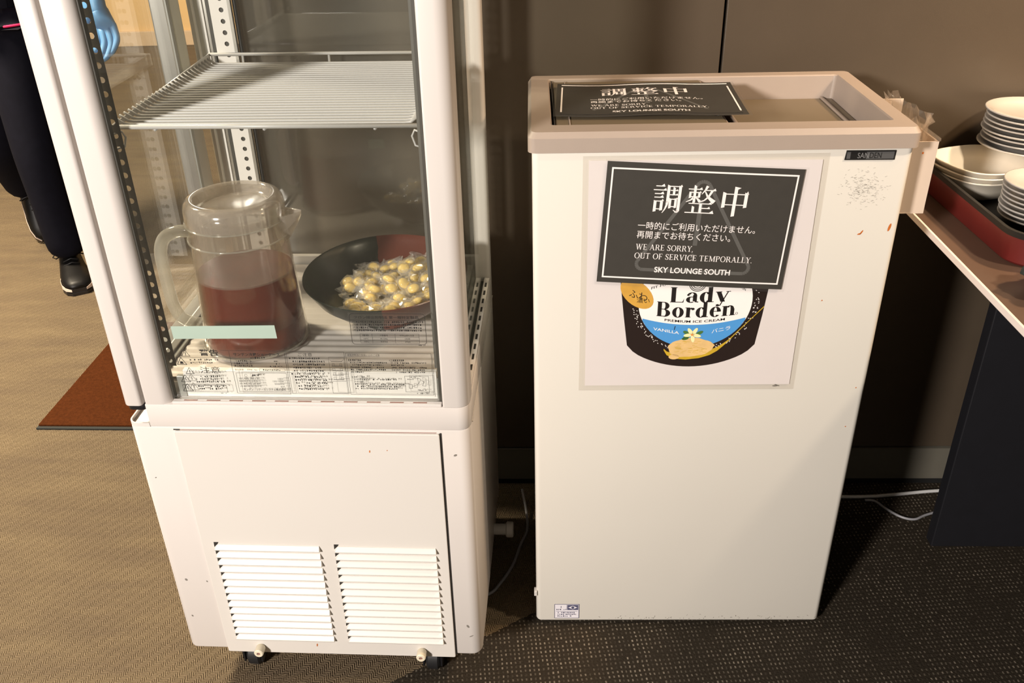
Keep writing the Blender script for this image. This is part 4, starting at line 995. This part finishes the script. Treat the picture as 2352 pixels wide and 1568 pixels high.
# ---- spoon holder on the freezer's right flank with a clear bag in it
hol = tag(empty('spoon_holder', (0, 0, 0), FA), 'beige plastic holder hooked on the right flank of the freezer', 'holder')
m = MB(); hx0, hx1, hy0, hy1, hz0, hz1 = .5785, .6265, .052, .215, .868, .990
t_ = .0022
m.box((hx0, hy0, hz0), (hx1, hy0 + t_, hz1 - .004)).box((hx0, hy1 - t_, hz0), (hx1, hy1, hz1 + .02)).box((hx0, hy0, hz0), (hx0 + t_, hy1, hz1 + .02)).box((hx1 - t_, hy0, hz0), (hx1, hy1, hz1 - .004)).box((hx0, hy0, hz0), (hx1, hy1, hz0 + t_))
m.build('bin', 'holder_plastic', hol, .0007)
MB().box((.5700, hy0 + .02, hz1 - .03), (.5785, hy1 - .02, hz1 - .012)).build('hook', 'holder_plastic', hol)
MB().box((hx1 - .004, hy0 - .001, hz1 - .004), (hx1 + .003, hy0 + .10, hz1 + .001)).build('clear_edge', 'bag_film', hol, .0005)
spot('red_dot', 'rust', .6060, .9680, .0016, .0018, 0, hy0 - .0004, hol)
rd = random.Random(12); m = MB(); rings = []
for k, (z, q) in enumerate(((.885, .75), (.93, .85), (.965, .92), (.990, 1.0), (1.008, 1.04), (1.020, 1.10))):
    ring = []
    for j in range(30):
        a = 2 * PI * j / 30; w_ = 1 + (.05 + .035 * k) * rd.uniform(-1, 1)
        ring.append((.6020 + .0195 * q * w_ * math.cos(a) * (1 if abs(math.cos(a)) < .9 else .9), .132 + .072 * q * w_ * math.sin(a), z + (.010 * rd.uniform(-1, 1) if k > 3 else 0)))
    rings.append(ring)
bg = m.loft(rings, cap=False).build('plastic_bag', 'bag_film', None, smooth=False, rot=(0, 0, FA)); tag(bg, 'crinkled clear plastic bag standing in the beige holder', 'bag')

# ================================================================== COUNTER, TRAY, CROCKERY
TA = math.radians(-2.3)
tab = tag(empty('buffet_table', (.70, .40, 0), TA), 'brown topped buffet table on black panels beside the freezer', 'table')
# local: x to the right from the left edge, y back; top reaches from y = -1.2 to y = 0.0
MB().box((0.004, -1.20, .7895), (1.5, .0, .800)).build('top', 'table_wood', tab, .001)
MB().box((-.0005, -1.20, .7890), (.004, .0, .8004)).build('edge_trim', 'table_trim', tab, .001)
MB().box((.004, -1.206, .7890), (1.5, -1.2, .8004)).build('edge_trim', 'table_trim', tab, .001)
MB().box((.200, -.190, 0.0), (1.45, -.160, .7893)).build('front_panel', 'panel_black', tab, .002)
MB().box((1.0, -.1595, 0.0), (1.03, -.02, .7893)).build('brace_panel', 'panel_black', tab, .002)
tray = tag(empty('serving_tray', (.7455, 0, .8005), math.radians(-1.0)), 'deep tray, black inside and red outside, at the table edge', 'tray')
def ringset(off, r): return rrect(off, -.052 + off, .62 - off, .375 - off, r, 7)
TRZ = .056
o = MB().loft([[(x, y, .0) for x, y in ringset(.010, .050)], [(x, y, .004) for x, y in ringset(.0065, .052)], [(x, y, TRZ - .010) for x, y in ringset(.001, .056)]], cap=False).build('outer_wall', 'tray_red', tray); shade_auto(o)
o = MB().loft([[(x, y, TRZ - .010) for x, y in ringset(.001, .056)], [(x, y, TRZ) for x, y in ringset(.0, .056)], [(x, y, TRZ) for x, y in ringset(.006, .052)], [(x, y, .009) for x, y in ringset(.014, .046)]], cap=False).build('rim', 'tray_black', tray); shade_auto(o)
o = MB().prism(ringset(.012, .048), .0004, .009).build('base', 'tray_black', tray)
TZ = .8097
def plate_mesh(r, dep, name, sq=0.0, n=48):
    m = MB()
    prof = [(0, .0), (.50, .0), (.55, .0025), (.60, .0040), (.80, dep * .55), (.97, dep - .0012), (1.0, dep + .0004), (.995, dep + .0022), (.97, dep + .0022), (.78, dep * .55 + .003), (.58, .0068), (.3, .0060), (0, .0058)]
    vs = []
    for q, h in prof:
        for j in range(n):
            a = 2 * PI * j / n; e = 1.0
            if sq:
                c, s_ = abs(math.cos(a)), abs(math.sin(a)); e = 1 / ((c ** sq + s_ ** sq) ** (1 / sq))
            vs.append((r * q * e * math.cos(a), r * q * e * math.sin(a), h))
    fs = []
    for i in range(len(prof) - 1):
        for j in range(n): fs.append((i * n + j, i * n + (j + 1) % n, (i + 1) * n + (j + 1) % n, (i + 1) * n + j))
    me = m.add(vs, fs).mesh(name)
    for p in me.polygons: p.use_smooth = True
    return me
rd = random.Random(5)
ORD = ['bottom', 'second', 'third', 'fourth', 'fifth', 'sixth', 'seventh', 'eighth', 'ninth']
def stack(name, me, mat, x, y, z, n, pitch, jit, cat, what, group, rz=0.0):
    for i in range(n):
        o = link(name, me, mat, None, (x + rd.uniform(-jit, jit), y + rd.uniform(-jit, jit), z + i * pitch), (0, 0, rz + rd.uniform(-.03, .03)))
        pl = 'topmost' if i == n - 1 else ('lowest' if i == 0 else ORD[i] + ' from the bottom')
        tag(o, 'white %s, %s %s' % (cat, pl, what), cat, group)
ris = tag(MB().prism(rrect(.918, .262, 1.30, .400, .01, 3), TZ, .874).build('plate_riser', 'tray_black', None, .002), 'black riser box lifting the rear plate stack off the tray', 'riser')
PA = plate_mesh(.085, .0150, 'plate'); PC = plate_mesh(.070, .0140, 'plate'); PBm = plate_mesh(.081, .043, 'bowl', sq=2.9)
PA0 = plate_mesh(.094, .0150, 'plate')
o = link('side_plate', PA0, 'porcelain', None, (.9400, .3130, .8745)); tag(o, 'white plate, lowest and widest under the rear stack by the wall', 'plate', 'plates in the rear stack')
stack('side_plate', PA, 'porcelain', .9400, .3230, .8810, 7, .0088, .0030, 'plate', 'in the rear stack by the wall', 'plates in the rear stack')
stack('deep_bowl', PBm, 'porcelain_cream', .8360, .2720, TZ + .0010, 3, .0098, .0012, 'bowl', 'of the square stack beside the holder', 'deep bowls in the tray', rz=.30)
stack('saucer', PC, 'porcelain', .8760, .1220, TZ + .0005, 8, .0083, .0012, 'saucer', 'in the front stack at the tray edge', 'saucers in the front stack')
# dark crumpled cloth at the right edge
bm = bmesh.new(); bmesh.ops.create_icosphere(bm, subdivisions=4, radius=1.0)
rd2 = random.Random(2)
from mathutils import noise
for v in bm.verts:
    d = noise.noise(v.co * 2.6) * .18 + abs(noise.noise(Vector((v.co.x * 9, v.co.y * 4, v.co.z * 5)))) * .20 - .05
    v.co = v.co * (1 + d); v.co.x *= .066; v.co.y *= .052; v.co.z *= .044
    if v.co.z < -.040: v.co.z = -.040
me = bpy.data.meshes.new('cloth'); bm.to_mesh(me); bm.free()
for p in me.polygons: p.use_smooth = True
tag(link('cloth_bundle', me, 'cloth_dark', None, (.790, -.128, .8405)), 'dark greenish cloth bundle on the table at the right picture edge', 'cloth')

# ================================================================== FLOOR THINGS
mt = tag(empty('door_mat', (-1.3559, .756, 0), math.radians(-3.0)), 'rusty brown coir door mat behind the showcase', 'mat')
MB().box((0, 0, .0005), (.95, .60, .011)).build('pile', 'mat_coir', mt, .002)
MB().box((-.003, -.010, .0004), (.953, .602, .0055)).build('backing', 'mat_edge', mt, .001)
def cord(name, pts, r, mat, label):
    P = [Vector(p) for p in pts]; Q = []
    for i in range(len(P) - 1):
        p0, p1, p2, p3 = P[max(i - 1, 0)], P[i], P[i + 1], P[min(i + 2, len(P) - 1)]
        for k in range(8):
            t = k / 8; Q.append(.5 * ((2 * p1) + (p2 - p0) * t + (2 * p0 - 5 * p1 + 4 * p2 - p3) * t * t + (3 * p1 - p0 - 3 * p2 + p3) * t ** 3))
    Q.append(P[-1]); return tag(MB().tube(Q, r, 8).build(name, mat, None, smooth=True), label, 'cord')
cord('power_cord', [(-.02, .40, .03), (-.010, .30, .0035), (-.028, .235, .0035), (-.046, .172, .0035), (-.073, .118, .0035), (-.100, .085, .0035), (-.16, .07, .0035)], .0032, 'cord_grey', 'thin pale cord curling on the floor between showcase and freezer')
cord('power_cord', [(.60, .388, .005), (.70, .378, .0045), (.76, .375, .0045), (.82, .374, .0045), (.88, .379, .0045), (.98, .389, .0045), (1.15, .395, .0045)], .0042, 'cord_white', 'pale cord running straight along the baseboard behind the table')
cord('power_cord', [(.800, .362, .0035), (.822, .358, .0035), (.838, .330, .0035), (.862, .300, .0035), (.890, .290, .0035), (.925, .305, .0035), (1.0, .33, .0035)], .0030, 'cord_grey', 'thin grey cord looping on the floor near the table panel')

# ================================================================== PERSON
def skin_mesh(name, V, Ed, R, root, lev=2):
    me = bpy.data.meshes.new(name + '_sk'); me.from_pydata(V, Ed, []); o = bpy.data.objects.new('sk', me); COL.objects.link(o)
    o.modifiers.new('s', 'SKIN'); sv = me.skin_vertices[0].data
    for i, r in enumerate(R):
        sv[i].radius = r if isinstance(r, tuple) else (r, r); sv[i].use_root = (i == root)
    o.modifiers['s'].use_smooth_shade = True
    sb = o.modifiers.new('d', 'SUBSURF'); sb.levels = lev; sb.render_levels = lev
    bpy.context.view_layer.update()
    r = bpy.data.meshes.new_from_object(o.evaluated_get(bpy.context.evaluated_depsgraph_get())); r.name = name
    bpy.data.objects.remove(o); bpy.data.meshes.remove(me)
    r.materials.clear()
    return r
def chain(n, base=0): return [(i, i + 1) for i in range(base, base + n - 1)]
# joints (metres, world): stands on the near leg, trailing leg lifted, facing the camera's right
PEL = (-1.735, 1.835, .895)
HIPL, KNL, ANL = (-1.665, 1.765, .850), (-1.660, 1.715, .470), (-1.655, 1.735, .095)
HIPR, KNR, ANR = (-1.830, 1.900, .850), (-1.905, 1.930, .455), (-1.985, 2.170, .215)
CH, NK, HD = (-1.725, 1.800, 1.240), (-1.718, 1.780, 1.430), (-1.700, 1.745, 1.570)
SHL, ELL, WRL = (-1.560, 1.750, 1.360), (-1.440, 1.770, 1.150), (-1.347, 1.752, .990)
SHR, ELR, WRR = (-1.890, 1.850, 1.360), (-1.985, 1.900, 1.115), (-1.930, 1.760, .930)
V = [PEL, CH, NK, HD, HIPL, KNL, ANL, HIPR, KNR, ANR, SHL, ELL, WRL, SHR, ELR, WRR]
Ed = [(0, 1), (1, 2), (2, 3), (0, 4), (4, 5), (5, 6), (0, 7), (7, 8), (8, 9), (1, 10), (10, 11), (11, 12), (1, 13), (13, 14), (14, 15)]
R = [.12, .13, .052, .092, .075, .050, .034, .075, .050, .034, .055, .038, .026, .055, .038, .026]
person = link('person', skin_mesh('person', V, Ed, R, 0), 'skin', None)
tag(person, 'person walking past in dark clothes, black shoes and a blue glove', 'person')
# trousers
V = [PEL, HIPL, (-1.664, 1.742, .66), KNL, (-1.656, 1.722, .28), (-1.652, 1.735, .085), HIPR, (-1.868, 1.918, .65), KNR, (-1.945, 2.05, .335), (-1.985, 2.175, .200)]
link('trousers', skin_mesh('trousers', V, [(0, 1), (1, 2), (2, 3), (3, 4), (4, 5), (0, 6), (6, 7), (7, 8), (8, 9), (9, 10)], [.125, .095, .088, .078, .072, .074, .095, .090, .082, .078, .074], 0), 'trouser_cloth', person)
# jacket with sleeves
V = [(-1.735, 1.832, .905), (-1.735, 1.825, 1.03), CH, (-1.718, 1.785, 1.395), SHL, ELL, (-1.362, 1.758, 1.020), SHR, ELR, (-1.945, 1.795, .965)]
link('jacket', skin_mesh('jacket', V, [(0, 1), (1, 2), (2, 3), (2, 4), (4, 5), (5, 6), (2, 7), (7, 8), (8, 9)], [.150, .150, .160, .068, .078, .058, .048, .078, .058, .048], 1), 'jacket_cloth', person)
hem = [(-1.735 + .182 * math.cos(a), 1.832 + .168 * math.sin(a), .902 + .004 * math.cos(a)) for a in (2 * PI * i / 40 for i in range(40))]
MB().tube(hem, .0042, 6, closed=True).build('piping', 'pink_piping', person, smooth=True)
# head details and hair
hd = Vector(HD); fwd = Vector((.55, -.83, 0)).normalized(); sid = Vector((.83, .55, 0)).normalized()
def blob(name, mat, c, r, sc_=(1, 1, 1)):
    bm = bmesh.new(); bmesh.ops.create_icosphere(bm, subdivisions=3, radius=r)
    for v in bm.verts: v.co = Vector((v.co.x * sc_[0], v.co.y * sc_[1], v.co.z * sc_[2]))
    me = bpy.data.meshes.new(name); bm.to_mesh(me); bm.free(); ob = link(name, me, mat, person, c, (0, 0, math.atan2(fwd.y, fwd.x)), True); return ob
blob('hair', 'hair', hd + Vector((-.018 * fwd.x, -.018 * fwd.y, .042)), .105, (1, .92, .95))
for s_ in (-1, 1):
    blob('eye', 'eye_dark', hd + fwd * .088 + sid * .032 * s_ + Vector((0, 0, .012)), .011); blob('ear', 'skin', hd + sid * .092 * s_, .024, (.7, .4, 1.2))
blob('nose', 'skin', hd + fwd * .100 + Vector((0, 0, -.014)), .017, (1.2, .8, 1.3)); blob('mouth', 'pink_piping', hd + fwd * .090 + Vector((0, 0, -.046)), .014, (.4, 1.5, .35))
# gloved left hand hanging open: palm, four curled fingers, thumb
gw = Vector((-1.352, 1.752, 1.010))
V = [tuple(gw), (-1.347, 1.750, .955), (-1.340, 1.748, .915)]; Ed = [(0, 1), (1, 2)]; R = [(.026, .033), (.036, .028), (.042, .026)]
F = [[(-1.308, 1.748, .890), (-1.300, 1.738, .850), (-1.318, 1.722, .815), (-1.342, 1.715, .800)],
     [(-1.326, 1.742, .882), (-1.318, 1.730, .838), (-1.334, 1.712, .802), (-1.356, 1.708, .789)],
     [(-1.344, 1.740, .884), (-1.338, 1.726, .842), (-1.350, 1.708, .808), (-1.366, 1.704, .792)],
     [(-1.360, 1.744, .890), (-1.358, 1.730, .855), (-1.364, 1.714, .828), (-1.374, 1.710, .814)]]
for f in F:
    k = len(V); V += f; Ed.append((2, k)); Ed += chain(4, k); R += [.0135, .0120, .0110, .0090]
k = len(V); V += [(-1.378, 1.745, .930), (-1.396, 1.728, .892), (-1.397, 1.712, .852)]; Ed.append((1, k)); Ed += chain(3, k); R += [.0165, .0140, .0105]
link('glove', skin_mesh('glove', V, Ed, R, 0, 2), 'glove_blue', person)
# bare right hand
V = [WRR, (-1.912, 1.735, .880), (-1.905, 1.720, .845)]; Ed = [(0, 1), (1, 2)]; R = [.024, .034, .036]
for i in range(4):
    k = len(V); x = -1.940 + i * .020; V += [(x, 1.712, .815), (x + .004, 1.698, .780), (x + .010, 1.700, .752)]; Ed.append((2, k)); Ed += chain(3, k); R += [.010, .009, .0075]
k = len(V); V += [(-1.882, 1.712, .858), (-1.874, 1.690, .825)]; Ed.append((1, k)); Ed += chain(2, k); R += [.012, .009]
link('hand', skin_mesh('hand', V, Ed, R, 0, 2), 'skin', person)
# lace-up shoes
def shoe(loc, heading, pitch):
    s_ = empty('shoe', loc); s_.parent = person
    s_.rotation_euler = (Matrix.Rotation(heading, 3, 'Z') @ Matrix.Rotation(pitch, 3, 'Y')).to_euler()
    def ring(x, wd, z0, z1, top=.55):
        return [(x, -wd, z0 + .004), (x, -wd * .5, z0), (x, wd * .5, z0), (x, wd, z0 + .004), (x, wd, z0 + (z1 - z0) * .45), (x, wd * .8, z0 + (z1 - z0) * .8), (x, wd * top * .7, z1), (x, -wd * top * .7, z1), (x, -wd * .8, z0 + (z1 - z0) * .8), (x, -wd, z0 + (z1 - z0) * .45)]
    X = [(-.080, .022, .030, .075), (-.068, .034, .024, .105), (-.030, .039, .024, .112), (.010, .041, .024, .105), (.055, .046, .024, .085), (.100, .050, .024, .070), (.140, .049, .024, .060), (.172, .040, .024, .050), (.188, .022, .026, .040)]
    o = MB().loft([ring(*q) for q in X]).build('upper', 'shoe_black', s_, smooth=True)
    def sring(x, wd, z0, z1): return [(x, -wd, z0), (x, wd, z0), (x, wd, z1), (x, -wd, z1)]
    MB().loft([sring(x, w_ + .003, .0, .013) for x, w_, _, _ in X]).build('outsole', 'shoe_rubber', s_, .002)
    MB().loft([sring(x, w_ + .0015, .0132, .0265) for x, w_, _, _ in X]).build('midsole', 'shoe_rubber', s_, .001)
    MB().loft([[(x, -w_ - .0035, .014 + dz), (x, -w_ - .0025, .014 + dz), (x, -w_ - .0025, .014 + dz + h), (x, -w_ - .0035, .014 + dz + h)] for x, w_, dz, h in ((.020, .043, .000, .002), (.055, .046, .0, .013), (.100, .050, .0, .018), (.140, .049, .002, .016), (.172, .040, .003, .013), (.190, .022, .004, .008))]).build('sole_stripe', 'shoe_sole', s_)
    MB().loft([[(x, w_ + .0025, .014 + dz), (x, w_ + .0035, .014 + dz), (x, w_ + .0035, .014 + dz + h), (x, w_ + .0025, .014 + dz + h)] for x, w_, dz, h in ((.020, .043, .000, .002), (.055, .046, .0, .013), (.100, .050, .0, .018), (.140, .049, .002, .016), (.172, .040, .003, .013), (.190, .022, .004, .008))]).build('sole_stripe', 'shoe_sole', s_)
    for x, z in ((.035, .100), (.055, .091), (.075, .083)): MB().tube([(x, -.026, z - .008), (x + .004, 0, z + .002), (x, .026, z - .008)], .0028, 6).build('lace', 'black_rubber', s_, smooth=True)
    for q in (-1, 1):
        MB().tube([(.026, 0, .108), (.030, q * .020, .116), (.034, q * .045, .112), (.036, q * .056, .100), (.034, q * .046, .092), (.028, q * .020, .102), (.026, 0, .107)], .0026, 6).build('lace_loop', 'black_rubber', s_, smooth=True)
    return s_
shoe((-1.6650, 1.7550, .0005), math.radians(-62), 0.0)
shoe((-1.9800, 2.190, .150), math.radians(-55), math.radians(52))
